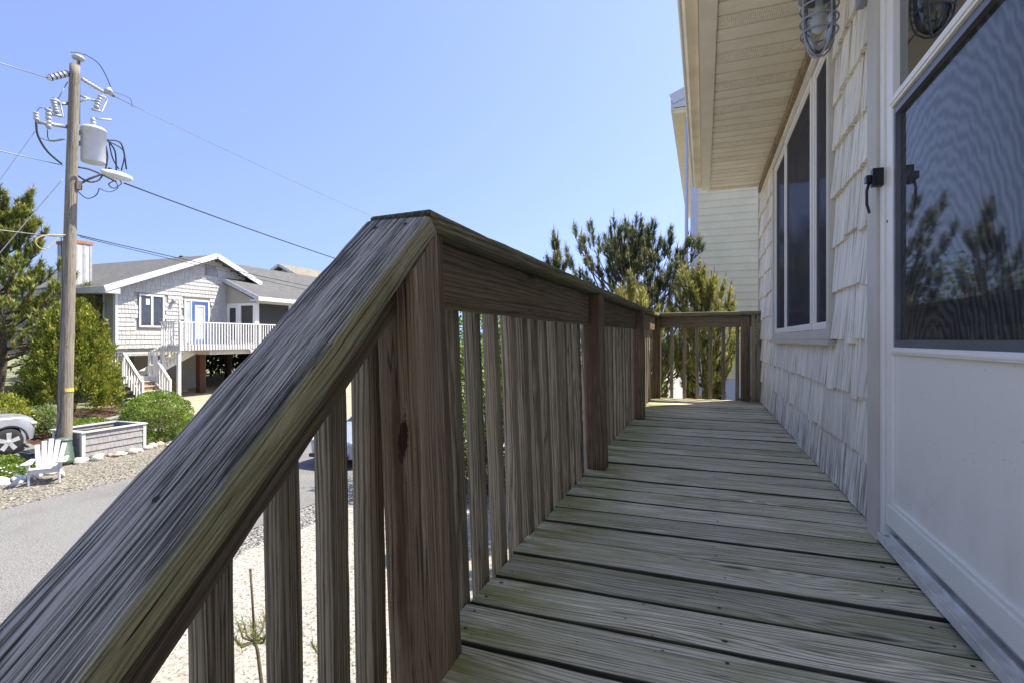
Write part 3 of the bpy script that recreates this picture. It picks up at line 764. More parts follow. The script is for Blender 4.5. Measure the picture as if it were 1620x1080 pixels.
# base land
mb = MB(); xs = [-500, -120, -60, -40, -30, -26, -24, -22.8] + [-22.4+.3*i for i in range(18)] + [-16.9, 0, 30, 400]; ys = [-300, -60, -20, 0, 10, 20, 40, 90, 500]
vs = [(x, yv, G(x)) for x in xs for yv in ys]; ny = len(ys)
mb.add(vs, [(i*ny+j, (i+1)*ny+j, (i+1)*ny+j+1, i*ny+j+1) for i in range(len(xs)-1) for j in range(ny-1)], 0, True)
tag(mb.build('ground', MT['earth'], fix=False), kind='structure')
sheet('yard_gravel', -6.55, 2.0, -12, 60, MT['shell'], .010, 1, 220, edge=.30, seed=3)
sheet('road_shoulder', -7.6, -5.9, -30, 60, MT['rubble'], .005, 1, 260, edge=.2, seed=5)
sheet('road', -12.72, -7.35, -60, 140, MT['asphalt'], .014, 1, 700, edge=.06, seed=8)
sheet('gravel_verge', -16.1, -12.3, -14, 14.6, MT['pebble'], .007, 1, 60, edge=.1, seed=11)
sheet('driveway', -17.55, -16.0, -12, 8.85, MT['asphalt'], .011, 1, 20)
sheet('driveway', -23.6, -17.45, -12, 9.3, MT['asphalt'], .011, 20, 2)
sheet('parking_pad', -32, -12.5, 14.8, 27, MT['pad'], .018, 60, 2)
sheet('planting_bed', -21.5, -17.3, 9.25, 14.7, MT['mulch'], .009, 24, 10, edge=.15)

# ------------------------------------------------------------ foliage
LEAF = {}
LEAF['box'] = leaf_mat('boxwood_leaf', [(.05,.09,.012), (.12,.20,.022), (.24,.35,.045), (.42,.50,.13)])
LEAF['juniper'] = leaf_mat('juniper_leaf', [(.05,.08,.012), (.17,.21,.022), (.33,.35,.045), (.50,.45,.08)], .25)
LEAF['pine'] = leaf_mat('pine_needle', [(.06,.10,.022), (.17,.22,.045), (.29,.31,.065), (.40,.37,.10)], .2)
LEAF['darkpine'] = leaf_mat('dark_pine_needle', [(.03,.06,.03), (.07,.11,.045), (.12,.16,.06), (.20,.20,.07)], .35)
LEAF['goldpine'] = leaf_mat('yellow_pine_needle', [(.10,.14,.03), (.22,.26,.05), (.38,.38,.08), (.50,.46,.13)], .45)
LEAF['fresh'] = leaf_mat('fresh_leaf', [(.05,.10,.012), (.12,.22,.02), (.22,.34,.035), (.34,.42,.06)], .45)
LEAF['variegated'] = leaf_mat('variegated_leaf', [(.10,.17,.04), (.28,.36,.10), (.5,.52,.25)], .35)
LEAF['dark'] = leaf_mat('dark_leaf', [(.012,.028,.01), (.03,.055,.018), (.055,.085,.02)], .2)
LEAF['red'] = leaf_mat('reddish_leaf', [(.07,.03,.02), (.16,.09,.03), (.22,.2,.05)], .3)
MT['bark'] = plain('bark', (.10,.08,.06), .95, var=.35, scale=8, bump=.015, bscale=25)
MT['candle'] = leaf_mat('pine_candle', [(.22,.08,.03), (.38,.17,.06), (.42,.27,.12)], .1)
MT['shoot'] = leaf_mat('pine_shoot', [(.16,.13,.07), (.25,.20,.11)], .1)

def rvec(r):
    while True:
        v = Vector((r.uniform(-1,1), r.uniform(-1,1), r.uniform(-1,1)))
        if .01 < v.length < 1: return v.normalized()
def leaf(mb, c, d, n, L, W):
    """pointed leaf, 4 verts"""
    s = d.cross(n)
    if s.length < 1e-4: s = d.orthogonal()
    s.normalize(); s *= W/2
    b = len(mb.v); m_ = c + d*(L*.45)
    mb.v += [tuple(c), tuple(m_+s), tuple(c+d*L), tuple(m_-s)]; mb.f.append((b, b+1, b+2, b+3)); mb.m.append(0); mb.sm.append(False)
def bush_mesh(c, R, n, L, W, seed, lump=.25, inner=.35, flat=.0, freq=1.6, up=.2, bottom=-.75):
    r = random.Random(seed); mb = MB(); c = Vector(c); tries = 0
    while n > 0 and tries < 400000:
        tries += 1
        u = rvec(r)
        if u.z < bottom: continue
        k = 1 + lump*(noise.noise(u*freq*1.6 + Vector((seed, 0, 0)))*1.3 + .6*noise.noise(u*freq*4 + Vector((0, seed, 0))))
        q = 1 - inner*(r.random()**1.7)
        p = Vector((u.x*R[0], u.y*R[1], u.z*R[2]))*k*q
        if noise.noise(p*(3.0/max(R))*1.7 + Vector((seed*2, 5, 1))) < -.28: continue
        d = (u + rvec(r)*.9 + Vector((0, 0, up))).normalized()
        leaf(mb, c+p, d, rvec(r), L*r.uniform(.7, 1.3), W*r.uniform(.7, 1.3)); n -= 1
    return mb
def bush(name, base, R, n, L, W, mat, seed, label, cat='bush', group=None, **kw):
    base = Vector(base); t_ = thing(name, base, label, cat, group)
    c = base + Vector((0, 0, R[2]*.85))
    bush_mesh(c, R, n, L, W, seed, **kw).build('foliage', mat, t_, fix=False)
    st_ = MB(); r = random.Random(seed)
    for i in range(6):
        a = i*1.05+r.random(); e = Vector((math.cos(a)*R[0]*.55, math.sin(a)*R[1]*.55, R[2]*1.15))
        st_.tube([base, base+e*.4+Vector((0,0,R[2]*.1)), base+e], [.03, .02, .008], 5)
    st_.build('stem', MT['bark'], t_)
    return t_

def pine(name, base, H, R, seed, label, leafm, cat='tree', tiers=9, nb=6, nl=.12, nw=.010, nshoot=7, upturn=.6, start=.12, trunk_r=.06, needles=46, prof=None, group=None, candle=1.0, lean_=(0,0), taper_top=.12, cscale=1.0):
    r = random.Random(seed); base = Vector(base); t_ = thing(name, base, label, cat, group)
    tk = MB(); nd = MB(); cd = MB()
    def tp(z): return base + Vector((lean_[0]*z/H + .05*math.sin(z*1.3+seed)*R, lean_[1]*z/H + .05*math.cos(z*1.1+seed)*R, z))
    pts = [tp(H*i/12) for i in range(13)]
    tk.tube(pts, [trunk_r*(1-.88*i/12) for i in range(13)], 8)
    prof = prof or (lambda q: (math.sin(math.pi*min(1, q*.9+.12))**.7))
    def shoot(p, d, L, tuft=1.0):
        d = d.normalized(); tk.tube([p, p+d*L], [.006*cscale, .004*cscale], 4)
        for i in range(int(needles*tuft)):
            f = r.uniform(.05, 1.0); a = r.uniform(0, 2*math.pi)
            o_ = d.orthogonal().normalized(); q = Quaternion(d, a) @ o_
            dd = (q*r.uniform(.5, 1.0) + d*r.uniform(.45, 1.2)).normalized(); Ln = nl*r.uniform(.75, 1.15)
            s_ = dd.cross(q); s_ = s_.normalized()*nw/2 if s_.length > 1e-4 else Vector((nw/2,0,0))
            c_ = p+d*L*f; b_ = len(nd.v)
            nd.v += [tuple(c_-s_), tuple(c_+s_), tuple(c_+dd*Ln)]; nd.f.append((b_, b_+1, b_+2)); nd.m.append(0); nd.sm.append(False)
        if r.random() < candle:
            e = p+d*L
            ud = (d*.5+Vector((0,0,1))).normalized()
            cl = .05*cscale*r.uniform(.7,1.5)
            cd.tube([e-ud*.01, e+ud*cl*.35, e+ud*cl], [.010*cscale, .017*cscale, .007*cscale], 6)
            for w_ in range(r.choice((1,1,2,3))):
                sd = (ud + rvec(r)*.18).normalized(); s0 = len(cd.m)
                cd.tube([e+ud*cl*.8, e+ud*cl*.8+sd*r.uniform(.05,.16)*cscale], [.005*cscale, .003*cscale], 4, mi=1)
    for ti in range(tiers):
        q = ti/(tiers-1) if tiers > 1 else .5; z = H*(start + (1-start-taper_top*.5)*q); rad = R*prof(q)
        for b in range(nb):
            a = 2*math.pi*b/nb + ti*1.1 + r.uniform(-.35, .35); L = rad*r.uniform(.75, 1.12)
            dirh = Vector((math.cos(a), math.sin(a), 0)); p0 = tp(z+r.uniform(-.04,.04)*H)
            rise = r.uniform(.05, .45)+.5*q
            path = [p0 + dirh*L*s_ + Vector((0, 0, L*(rise*s_*.6 + upturn*s_**2.4))) + rvec(r)*L*.03 for s_ in (0, .25, .5, .75, 1)]
            tk.tube(path, [trunk_r*.32*(1-.2*i) *(1-.5*q)+.004*cscale for i in range(5)], 5)
            for k_ in range(nshoot):
                s_ = .30 + .7*(k_+.5)/nshoot; i_ = min(3, int(s_*4)); f = s_*4-i_
                p = path[i_].lerp(path[i_+1], f)
                sd = 1 if k_ % 2 else -1
                side = dirh.cross(Vector((0,0,1)))*sd
                tw = (dirh*.55 + side*r.uniform(.3, 1.0) + Vector((0,0,r.uniform(.25,.9)))).normalized()
                tl = L*r.uniform(.12,.32)*(1.15-s_*.4); e = p+tw*tl
                tk.tube([p, e], [.007*cscale, .005*cscale], 4)
                shoot(e-tw*tl*.3, (tw*.6+Vector((0,0,.9+upturn))), r.uniform(.10,.20)*cscale)
            shoot(path[-1]-dirh*.02, (dirh*.4+Vector((0,0,.8+upturn))), .2*cscale, 1.3)
    for k_ in range(4): shoot(tp(H*(.90+.03*k_)), Vector((r.uniform(-.25,.25), r.uniform(-.25,.25), 1)), .24*cscale, 1.3)
    tk.build('trunk', MT['bark'], t_, fix=False); nb_ = len(nd.v); nd.v += cd.v; nd.f += [tuple(i+nb_ for i in f) for f in cd.f]; nd.m += [m_+1 for m_ in cd.m]; nd.sm += cd.sm
    nd.build('foliage', [leafm, MT['candle'], MT['shoot']], t_, fix=False)
    return t_

# pines beyond the end of the deck
pine('pine_tree', (-1.2, 10.1, 0), 5.12, 1.2, 5, 'tall dark green pine with brown upright candles rising above the far corner of the railing', LEAF['darkpine'], tiers=12, nb=8, nshoot=7, nl=.135, nw=.013, upturn=.72, start=.42, trunk_r=.07, needles=80, prof=lambda q: (1.0 if q < .62 else 1.0-.75*(q-.62)/.38))
pine('pine_tree', (-.03, 8.35, 0), 4.28, .52, 11, 'slender yellow green pine in front of the cream siding', LEAF['goldpine'], tiers=11, nb=5, nshoot=6, nl=.12, nw=.010, upturn=.8, start=.50, trunk_r=.055, needles=64, candle=.8)
pine('pine_tree', (-1.0, 7.9, 0), 4.12, .55, 19, 'sunlit light green pine with orange buds peeking over the middle of the railing cap', LEAF['goldpine'], tiers=9, nb=5, nshoot=6, nl=.12, nw=.010, upturn=.8, start=.32, trunk_r=.05, needles=64, candle=1.0)
pine('pine_tree', (-2.28, 8.2, 0), 4.88, .36, 23, 'small pine whose few brown tips stick out left of the dark pine', LEAF['darkpine'], tiers=8, nb=4, nshoot=5, nl=.12, nw=.010, upturn=.9, start=.4, trunk_r=.05, needles=60, candle=1.0)
# small shrubs behind the end railing
def cone_bush(base, H, R, seed, mat, label, n=2600, L=.07, W=.02, group=None, name='cypress_shrub'):
    r = random.Random(seed); base = Vector(base); t_ = thing(name, base, label, 'shrub', group); mb = MB()
    for i in range(n):
        q = r.random()**1.35; a = r.uniform(0, 2*math.pi); rr = R*(1-q)**.7*(1+.25*math.sin(a*3+q*17+seed))*(1-.4*r.random()**2)
        p = base+Vector((math.cos(a)*rr, math.sin(a)*rr, .05+q*H*.95)); d = (Vector((math.cos(a)*.5, math.sin(a)*.5, 1))+rvec(r)*.45).normalized()
        leaf(mb, p, d, rvec(r), L*r.uniform(.7,1.4), W*r.uniform(.7,1.4))
    mb.build('foliage', mat, t_, fix=False)
    s_ = MB(); s_.tube([base, base+Vector((0,0,H*.85))], [.03,.006], 6); s_.build('stem', MT['bark'], t_)
    return t_
cone_bush((-.72, 8.9, 0), 3.0, .42, 1, LEAF['fresh'], 'bright green upright shrub against the far corner post', n=3600)
cone_bush((-.20, 9.6, 0), 2.75, .38, 2, LEAF['fresh'], 'bright green cone shrub below the yellow green pine', n=3200)
cone_bush((.28, 9.8, 0), 2.45, .36, 3, LEAF['dark'], 'dark bluish shrub behind the middle pickets of the end railing', n=2600)
cone_bush((.60, 9.8, 0), 2.3, .28, 4, LEAF['red'], 'thin reddish brown shrub near the cream wall', n=1600)
cone_bush((.83, 9.9, 0), 2.55, .24, 6, LEAF['fresh'], 'narrow green cone shrub at the right end of the end railing', n=2200)
bush('leafy_bush', (1.12, 9.6, 0), (.34,.34,.95), 1500, .07, .04, LEAF['fresh'], 31, 'low yellow green bush at the foot of the cream wall corner')
bush('leafy_bush', (-.75, 10.9, 0), (.9,.6,1.0), 3800, .07, .04, LEAF['box'], 33, 'green bush low behind the left pickets of the end railing')
# yard bushes seen through the long railing
bush('leafy_bush', (-4.9, 11.4, .2), (1.5, 1.7, 2.45), 16000, .085, .05, LEAF['fresh'], 41, 'tall yellow green leafy bush seen through the long row of pickets', lump=.3, inner=.6)
bush('leafy_bush', (-3.7, 12.3, 0), (1.5, 1.5, 2.52), 13000, .09, .05, LEAF['box'], 42, 'mid green bush behind the second half of the long railing', lump=.3, inner=.6)
bush('flowering_bush', (-4.3, 9.9, 0), (.75, .8, .75), 3600, .06, .035, LEAF['red'], 43, 'low orange and red leaved bush below the tall yellow green one', lump=.3, inner=.5)
bush('dark_bush', (-5.5, 10.3, 0), (.55, .8, .55), 2500, .06, .035, LEAF['dark'], 44, 'low dark bush at the road side of the yard planting', lump=.3)
# sapling in the shell yard
def sapling(base, H, seed, label, stemlen=.35):
    r = random.Random(seed); base = Vector(base); t_ = thing('pine_sapling', base, label, 'sapling'); tk = MB(); nd = MB()
    ztop = H-stemlen; c = base+Vector((-.03, .0, ztop))
    tk.tube([base+Vector((.10,0,0)), base+Vector((.06,0,H*.3)), base+Vector((.0,0,H*.55)), c], [.017,.016,.013,.012], 8)
    tk.tube([c, c+Vector((-.02,0,stemlen*.5)), c+Vector((-.045,0,stemlen))], [.012,.009,.010], 8); tk.blob(c+Vector((-.046,0,stemlen)), (.012,.012,.012), 1)
    sh_ = []
    for i in range(9):
        a = i*2*math.pi/9+r.uniform(-.3,.3); L = r.uniform(.12,.22)
        p1 = c+Vector((math.cos(a)*L*.6, math.sin(a)*L*.6, .02)); p2 = c+Vector((math.cos(a)*L*.85, math.sin(a)*L*.85, .07+r.random()*.07))
        tk.tube([c, p1, p2], [.008,.009,.007], 6); sh_.append((p1, p2))
    for (p1, p2) in sh_+[(c, c+Vector((0,0,.13)))]*3:
        for i in range(30):
            p = p1.lerp(p2, r.random()); d = ((p2-p1).normalized()*.5+rvec(r)).normalized(); L = r.uniform(.08,.17)
            s_ = d.orthogonal().normalized()*.0024; b_ = len(nd.v)
            nd.v += [tuple(p-s_), tuple(p+s_), tuple(p+d*L)]; nd.f.append((b_,b_+1,b_+2)); nd.m.append(0); nd.sm.append(False)
    tk.build('stem', plain('sapling_bark', (.12,.095,.06), .9, var=.3, scale=60, bump=.003, bscale=120), t_); nd.build('foliage', LEAF['pine'], t_, fix=False)
sapling((-3.40, 3.17, 0), 1.42, 3, 'bare stemmed pine sapling with one whorl of sparse needles in the white shell yard', .58)
sapling((-2.78, 3.38, 0), .80, 4, 'small green pine seedling low in the shell yard right of the bare sapling', .05)

# far side of the street
bush('round_boxwood', (-16.95, 11.75, .0), (1.02, .98, .86), 15000, .055, .034, LEAF['box'], 51, 'big round clipped boxwood beside the shingled planter box', lump=.07, inner=.26, up=.3, bottom=-.9, freq=2.4)
pine('pine_tree', (-25.0, 11.3, G(-24)), 7.6, 2.6, 61, 'large open crowned pine standing left of the utility pole', LEAF['pine'], tiers=11, nb=7, nshoot=10, nl=.26, nw=.04, upturn=.45, start=.22, trunk_r=.16, needles=52, cscale=2.0, candle=.25, prof=lambda q: max(.18, 1.0-.72*q))
# juniper: many pointed sprays
def juniper(base, R, H, seed, label):
    r = random.Random(seed); base = Vector(base); t_ = thing('juniper', base, label, 'shrub'); mb = MB()
    for i in range(560):
        q = r.random()**.8; a = r.uniform(0, 2*math.pi); k = (1-q**1.6)**.55
        rr = R*k*(.72+.3*r.random()); p0 = base+Vector((math.cos(a)*rr*.75, math.sin(a)*rr*.75, .1+q*H*.86))
        d = Vector((math.cos(a)*(.75-.4*q), math.sin(a)*(.75-.4*q), .75+q*.6)).normalized(); L = r.uniform(.35,.75)
        for j in range(62):
            f = r.random(); p = p0+d*L*f+rvec(r)*(.16*(1-f)+.03); dd = (d+rvec(r)*.6).normalized()
            leaf(mb, p, dd, rvec(r), r.uniform(.07,.15), r.uniform(.03,.055))
    mb.build('foliage', LEAF['juniper'], t_, fix=False)
    s_ = MB()
    for i in range(5): a = i*1.3; s_.tube([base, base+Vector((math.cos(a)*.5, math.sin(a)*.5, H*.6))], [.06,.02], 6)
    s_.build('stem', MT['bark'], t_)
juniper((-21.1, 11.6, G(-21)), 1.58, 3.95, 71, 'broad yellow green juniper behind the utility pole beside the shingled house')
# low planting in the bed
bush('spreading_plant', (-19.0, 10.9, G(-18.9)), (.9,.7,.28), 3600, .07, .03, LEAF['fresh'], 81, 'fine bright green spreading plant behind the planter box')
bush('spreading_plant', (-19.7, 13.2, G(-19.6)), (.8,.8,.25), 3200, .08, .045, LEAF['variegated'], 82, 'pale variegated ground plant behind the boxwood')
bush('spreading_plant', (-19.6, 9.9, G(-19.6)), (.7,.5,.45), 2200, .09, .05, LEAF['variegated'], 83, 'yellowish plant around the rounded mailbox')
bush('spreading_plant', (-20.4, 9.3, G(-20.4)), (1.3,.45,.55), 3200, .09, .05, LEAF['juniper'], 84, 'arching yellow leaved plant behind the silver suv')
bush('spreading_plant', (-15.6, 7.1, 0), (.52,.85,.15), 3600, .05, .03, LEAF['fresh'], 85, 'mossy green mound with tiny white flowers at the left picture edge')
bush('spreading_plant', (-16.55, 7.35, 0), (.40,.6,.22), 2600, .06, .035, LEAF['box'], 86, 'green leafy clump between the silver suv and the white chair')
fl = MB(); r_ = random.Random(9)
for i in range(46):
    a = r_.uniform(0, 6.28); q = r_.random()**.5; fl.blob((-15.6+math.cos(a)*q*.42, 7.1+math.sin(a)*q*.68, .19+.07*(1-q*q)+r_.random()*.04), (.028,.028,.02), i, n=1)
MTw = plain('petal', (.8,.8,.78), .7); tag(fl.build('white_flowers', MTw), 'tiny white flowers scattered on the mossy green mound', 'flowers', kind='stuff')
# backdrop greenery
for i, (bx, by, rx_, rz_, s_) in enumerate([(-44, 4, 5, 3.6, 1), (-40, 13, 4, 3.2, 2), (-40, 24, 5, 2.6, 3), (-33, 27.5, 3.2, 2.2, 4), (-47, 31, 6, 3.2, 6), (-33, 8.5, 2.5, 2.2, 7), (-30, 40, 4, 2.6, 8)]):
    bush('backdrop_tree', (bx, by, .6), (rx_, rx_, rz_), 5200, .38, .22, LEAF[('dark','pine','box')[i % 3]], 90+s_, ['dense trees far left behind the large pine','mid green tree mass behind the left wall of the shingled house','greenery seen through the posts below the shingled house','bushy growth right behind the raised house posts','far tree mass right behind the shingled house','shrubbery behind the garden arch','far green trees down the street'][i], cat='tree', lump=.35, inner=.5)

# ------------------------------------------------------------ stones
st_src = []
for i in range(5):
    s_ = MB(); s_.blob((0,0,0), (.5,.36,.26), i*3+1, .22, 2)
    me_o = s_.build('stone', plain('stone_%d' % i, [(.42,.38,.31),(.55,.53,.49),(.30,.27,.23),(.62,.60,.57),(.40,.32,.24)][i], .9, var=.2, scale=7, bump=.01, bscale=16)); st_src.append(me_o)
used = set()
def stone(x, yv, s, lab, grp, pick=None):
    i = RND.randrange(5) if pick is None else pick
    lab = ('warm tan ','pale grey ','dark grey brown ','whitish ','rusty brown ')[i] + lab
    if i in used: o = st_src[i].copy(); COL.objects.link(o)
    else: o = st_src[i]; used.add(i)
    o.location = (x, yv, G(x)+s*.14); o.scale = (s, s, s*U(.8,1.2)); o.rotation_euler = (U(-.2,.2), U(-.2,.2), U(0,6.28))
    tag(o, lab, 'stone', grp)
yv = 8.75; j = 0
while yv < 12.9:
    for k_ in range(2 if RND.random() < .6 else 1):
        stone(-15.78+U(-.13,.12)+k_*.24, yv+U(-.05,.05), U(.20,.38), 'rounded stone in the row along the foot of the planter and boxwood', 'stones edging the planter')
    yv += U(.17,.27)
for (x, yv, s) in [(-14.95,6.75,.46),(-14.98,7.14,.36),(-15.02,7.45,.40),(-14.75,6.42,.5),(-15.0,7.78,.30),(-14.66,6.95,.28),(-14.62,6.05,.45)]:
    stone(x, yv, s, 'smooth stone bordering the green mound at the left picture edge', 'stones round the green mound', RND.choice((1,3)))
for i, o in enumerate(st_src):
    if i not in used: bpy.data.objects.remove(o)
# loose litter on the shell yard
lt = MB(); r_ = random.Random(12)
for i in range(2600):
    x = r_.uniform(-6.3, -1.0); yv = r_.uniform(1.5, 13); a = r_.uniform(0, 6.28); L = r_.uniform(.01,.035)
    if noise.noise(Vector((x*1.1, yv*1.1, 2))) < -.05 and r_.random() < .75: continue
    leaf(lt, Vector((x, yv, .016+r_.random()*.01)), Vector((math.cos(a), math.sin(a), r_.uniform(-.05,.3))).normalized(), Vector((0,0,1)), L, L*.4)
tag(lt.build('leaf_litter', leaf_mat('litter', [(.05,.035,.02),(.13,.09,.045),(.20,.17,.09),(.10,.12,.04)], .1), fix=False), 'small dry leaves and twigs scattered over the white shell yard', 'leaf litter', kind='stuff')

# ------------------------------------------------------------ utility pole
PB = Vector((-16.4, 8.8, 0)); PT = Vector((-16.22, 8.97, 10.85))
pole = thing('utility_pole', PB, 'tall grey wooden utility pole with transformer, cutouts and street lamp arm', 'pole')
def pp(z): return PB.lerp(PT, z/10.85)
MT['polew'] = wood('pole_wood', C(.11,.09,.065), C(.29,.25,.19), C(.50,.45,.36), period=.03, crack=.6, bump=.004, stain=.4)
MT['galv'] = plain('galvanised', (.38,.39,.40), .45, .5, var=.15)
MT['porc'] = plain('grey_porcelain', (.42,.42,.41), .3, var=.1)
MT['tank'] = plain('transformer_tank', (.62,.64,.66), .35, var=.05)
MT['wire'] = plain('black_cable', (.02,.02,.022), .6)
MT['wire2'] = plain('bare_wire', (.22,.22,.23), .5, .4)
board_ = MB()
n = 40; L = 10.85; vs = []; fs = []; ns = 16
for i in range(n+1):
    z = -L/2+L*i/n; q = i/n; rr = .178-.062*q
    for k in range(ns):
        a = 2*math.pi*k/ns; e = 1+.03*noise.noise(Vector((math.cos(a)*2, math.sin(a)*2, z*.6)))
        vs.append((z, rr*e*math.cos(a), rr*e*math.sin(a)))
fs = [(i*ns+k, (i+1)*ns+k, (i+1)*ns+(k+1) % ns, i*ns+(k+1) % ns) for i in range(n) for k in range(ns)] + [tuple(range(ns)), tuple(n*ns+k for k in range(ns-1,-1,-1))]
board_.add(vs, fs, 0, True)
po = board_.build('pole_shaft', MT['polew'])
d = (PT-PB).normalized(); yy = Vector((0,1,0)); yy = (yy-d*yy.dot(d)).normalized(); zz = d.cross(yy)
c = (PB+PT)/2; po.matrix_basis = Matrix(((d.x,yy.x,zz.x,c.x),(d.y,yy.y,zz.y,c.y),(d.z,yy.z,zz.z,c.z),(0,0,0,1)))
po.parent = pole; po.matrix_parent_inverse = Matrix.Translation(-PB)
RT = Vector((cos_a := math.cos(A), math.sin(A), 0)); FW = Vector((-math.sin(A), math.cos(A), 0))
RT = Vector((.35, .937, 0)).normalized()     # street direction seen from the camera side
OUT = Vector((1, 0, 0))
def at(u, v, dx=0.0):
    """point of the pole's own plane (x = its x + dx) seen in the given picture direction; only used while measuring the fittings"""
    r = (u-810)/810; kx = -math.sin(A)+math.cos(A)*r; ky = math.cos(A)+math.sin(A)*r
    dd = (PB.x+.1+dx)/kx; return Vector((PB.x+.1+dx, ky*dd, CAMZ+(537-v)*dd/810))
# pole top pin and dome
tpz = at(124, 92)
m_ = MB(); m_.tube([at(123,112,.02), at(125,97,.02)], .035, 8); m_.box(tpz.x-.02, tpz.x+.03, at(122,0).y, at(126,0).y, 9.3, tpz.z-.1); m_.build('pin', MT['polew'], pole)
m_ = MB(); m_.lathe([(.03,-.06),(.13,-.05),(.15,0),(.12,.045),(.05,.08),(0,.09)], tpz, 18); m_.build('dome_insulator', MT['porc'], pole)
def insul(p0, p1, r, nd_, name='insulator', mats=None):
    m_ = MB(); p0 = Vector(p0); p1 = Vector(p1); nn = nd_*4; pts = []; rr = []
    for i in range(nn+1):
        pts.append(p0.lerp(p1, i/nn)); rr.append(r if i % 4 in (1,2) else r*.72)
    m_.tube(pts, rr, 10); m_.build(name, mats or MT['porc'], pole)
insul(at(76,124), at(108,116), .085, 5, mats=MT['tank'])
m_ = MB()
for k in range(5):
    f = (k+.0)/5+.06; m_.tube([at(76,124).lerp(at(108,116), f), at(76,124).lerp(at(108,116), f+.07)], .088, 10)
m_.build('insulator_band', MT['dark'], pole)
m_ = MB(); m_.tube([at(108,116), at(112,113)], .02, 6); m_.build('bracket', MT['galv'], pole)
insul(at(129,125), at(164,146), .055, 7)
m_ = MB(); m_.tube([at(164,146), at(171,143,.03), at(181,153)], [.05,.11,.04], 10); m_.build('clamp', MT['galv'], pole)
def cutout(u, v, u2, v2, dx=.05):
    a, b = at(u, v, dx), at(u2, v2, dx); insul(a, b, .075, 5, 'cutout')
    m_ = MB(); off = Vector((.0, .16, -.03)); m_.tube([a+Vector((0,0,.05)), a+off, b+off, b+Vector((0,0,-.04))], .022, 6); m_.tube([b+Vector((0,-.1,-.06)), b+Vector((0,.1,-.03))], .04, 6); m_.build('fuse', MT['galv'], pole)
cutout(160, 152, 152, 172); cutout(84, 157, 90, 180)
m_ = MB(); m_.tube([at(126,151), at(150,160)], .028, 6); m_.tube([at(125,162), at(138,157), at(153,160)], .028, 6); m_.tube([at(107,130), at(92,157)], .014, 5)
m_.tube([at(92,165), at(108,164)], .045, 6); m_.build('bracket', MT['galv'], pole)
insul(at(57,178), at(58,192), .065, 3, 'arrester'); insul(at(77,173), at(77,204), .075, 5, 'cutout')
m_ = MB(); m_.tube([at(58,193), at(106,201)], .05, 6); m_.tube([at(70,172), at(80,171)], .02, 5); m_.build('bracket', MT['galv'], pole)
# transformer can
tc = at(148, 258, .10); tt = at(151, 206, .10); tr = .29
m_ = MB(); hh = tt.z-tc.z-.05
m_.lathe([(tr*.95,0),(tr,.02),(tr,hh),(tr*1.04,hh+.005),(tr*1.04,hh+.04),(tr*.9,hh+.09),(tr*.3,hh+.13),(0,hh+.13)], tc, 28)
m_.build('transformer', MT['tank'], pole)
insul(at(148,202,.1), at(147,187,.1), .07, 3, 'bushing')
m_ = MB(); m_.tube([at(152,188,.1), at(176,190,.1)], [.03,.03], 8); m_.build('arrester', MT['porc'], pole)
m_ = MB(); 
for v_ in (209, 226): m_.box(PB.x+.0, tc.x, at(124,0).y, tc.y-tr*.8, at(125,v_).z-.06, at(125,v_).z+.04)
m_.build('transformer_bracket', MT['galv'], pole)
# lamp arm and cobra head
m_ = MB(); m_.tube([at(121,294), at(140,284,.3), at(160,276,.55)], .03, 8); m_.box(PB.x+.08, PB.x+.3, at(114,0).y, at(123,0).y, at(118,301).z, at(118,288).z); m_.build('lamp_arm', plain('rusty_arm', (.16,.12,.10), .7, .3, var=.3), pole)
hc = at(186, 278, .7)
m_ = MB(); m_.blob(hc, (.17,.44,.12), 2, .05, 3); m_.build('lamp_head', MT['tank'], pole)
m_ = MB(); m_.blob(hc+Vector((0,.1,-.05)), (.12,.24,.06), 3, .02, 2); m_.build('lamp_lens', plain('lens', (.45,.45,.42), .15), pole)
m_ = MB(); m_.tube([hc+Vector((0,-.2,.06)), hc+Vector((0,-.2,.15))], .045, 8); m_.build('photocell', MT['dark'], pole)
# jumper loops on the pole
def smooth(pts, n=6):
    pts = [Vector(p) for p in pts]; o = []
    P = [pts[0]]+pts+[pts[-1]]
    for i in range(1, len(P)-2):
        for j in range(n):
            t = j/n; a, b, c, d = P[i-1], P[i], P[i+1], P[i+2]
            o.append(.5*((2*b)+(-a+c)*t+(2*a-5*b+4*c-d)*t*t+(-a+3*b-3*c+d)*t**3))
    o.append(pts[-1]); return o
m_ = MB()
def jm_(l, r=.018, dx=.05): m_.tube(smooth([at(u, v, dx) for u, v in l]), r, 5)
jm_([(57,193),(60,215),(75,240),(98,260)], .026); jm_([(170,222),(182,240),(184,272)], .022, .3); jm_([(170,222),(192,228),(200,268)], .022, .3)
jm_([(172,222),(178,250),(188,268)], .018, .3); jm_([(172,224),(196,240),(192,270)], .018, .3); jm_([(167,230),(170,250),(165,278)], .022, .3)
jm_([(124,265),(140,268),(160,276),(184,288)], .026, .3); jm_([(122,278),(140,288),(155,286),(163,276)], .022); 
jm_([(120,300),(137,314),(152,309),(157,298)], .014); jm_([(157,298),(172,304),(186,298),(183,288)], .012); jm_([(181,286),(172,292),(180,298),(192,291),(188,284)], .016)
jm_([(133,86),(155,100),(170,125),(180,154)], .012); jm_([(112,83),(125,84),(133,87)], .01); jm_([(75,205),(78,222),(100,220)], .012); jm_([(62,218),(82,224),(103,221)], .01)
jm_([(68,171),(63,171),(58,177)], .009); jm_([(180,146),(205,156),(209,170)], .007)
m_.build('jumper_cable', MT['wire'], pole)
m_ = MB()
jm_([(97,375),(99,470),(93,560),(91,640),(96,655),(88,690)], .014, .12); m_.build('ground_cable', MT['wire'], pole)
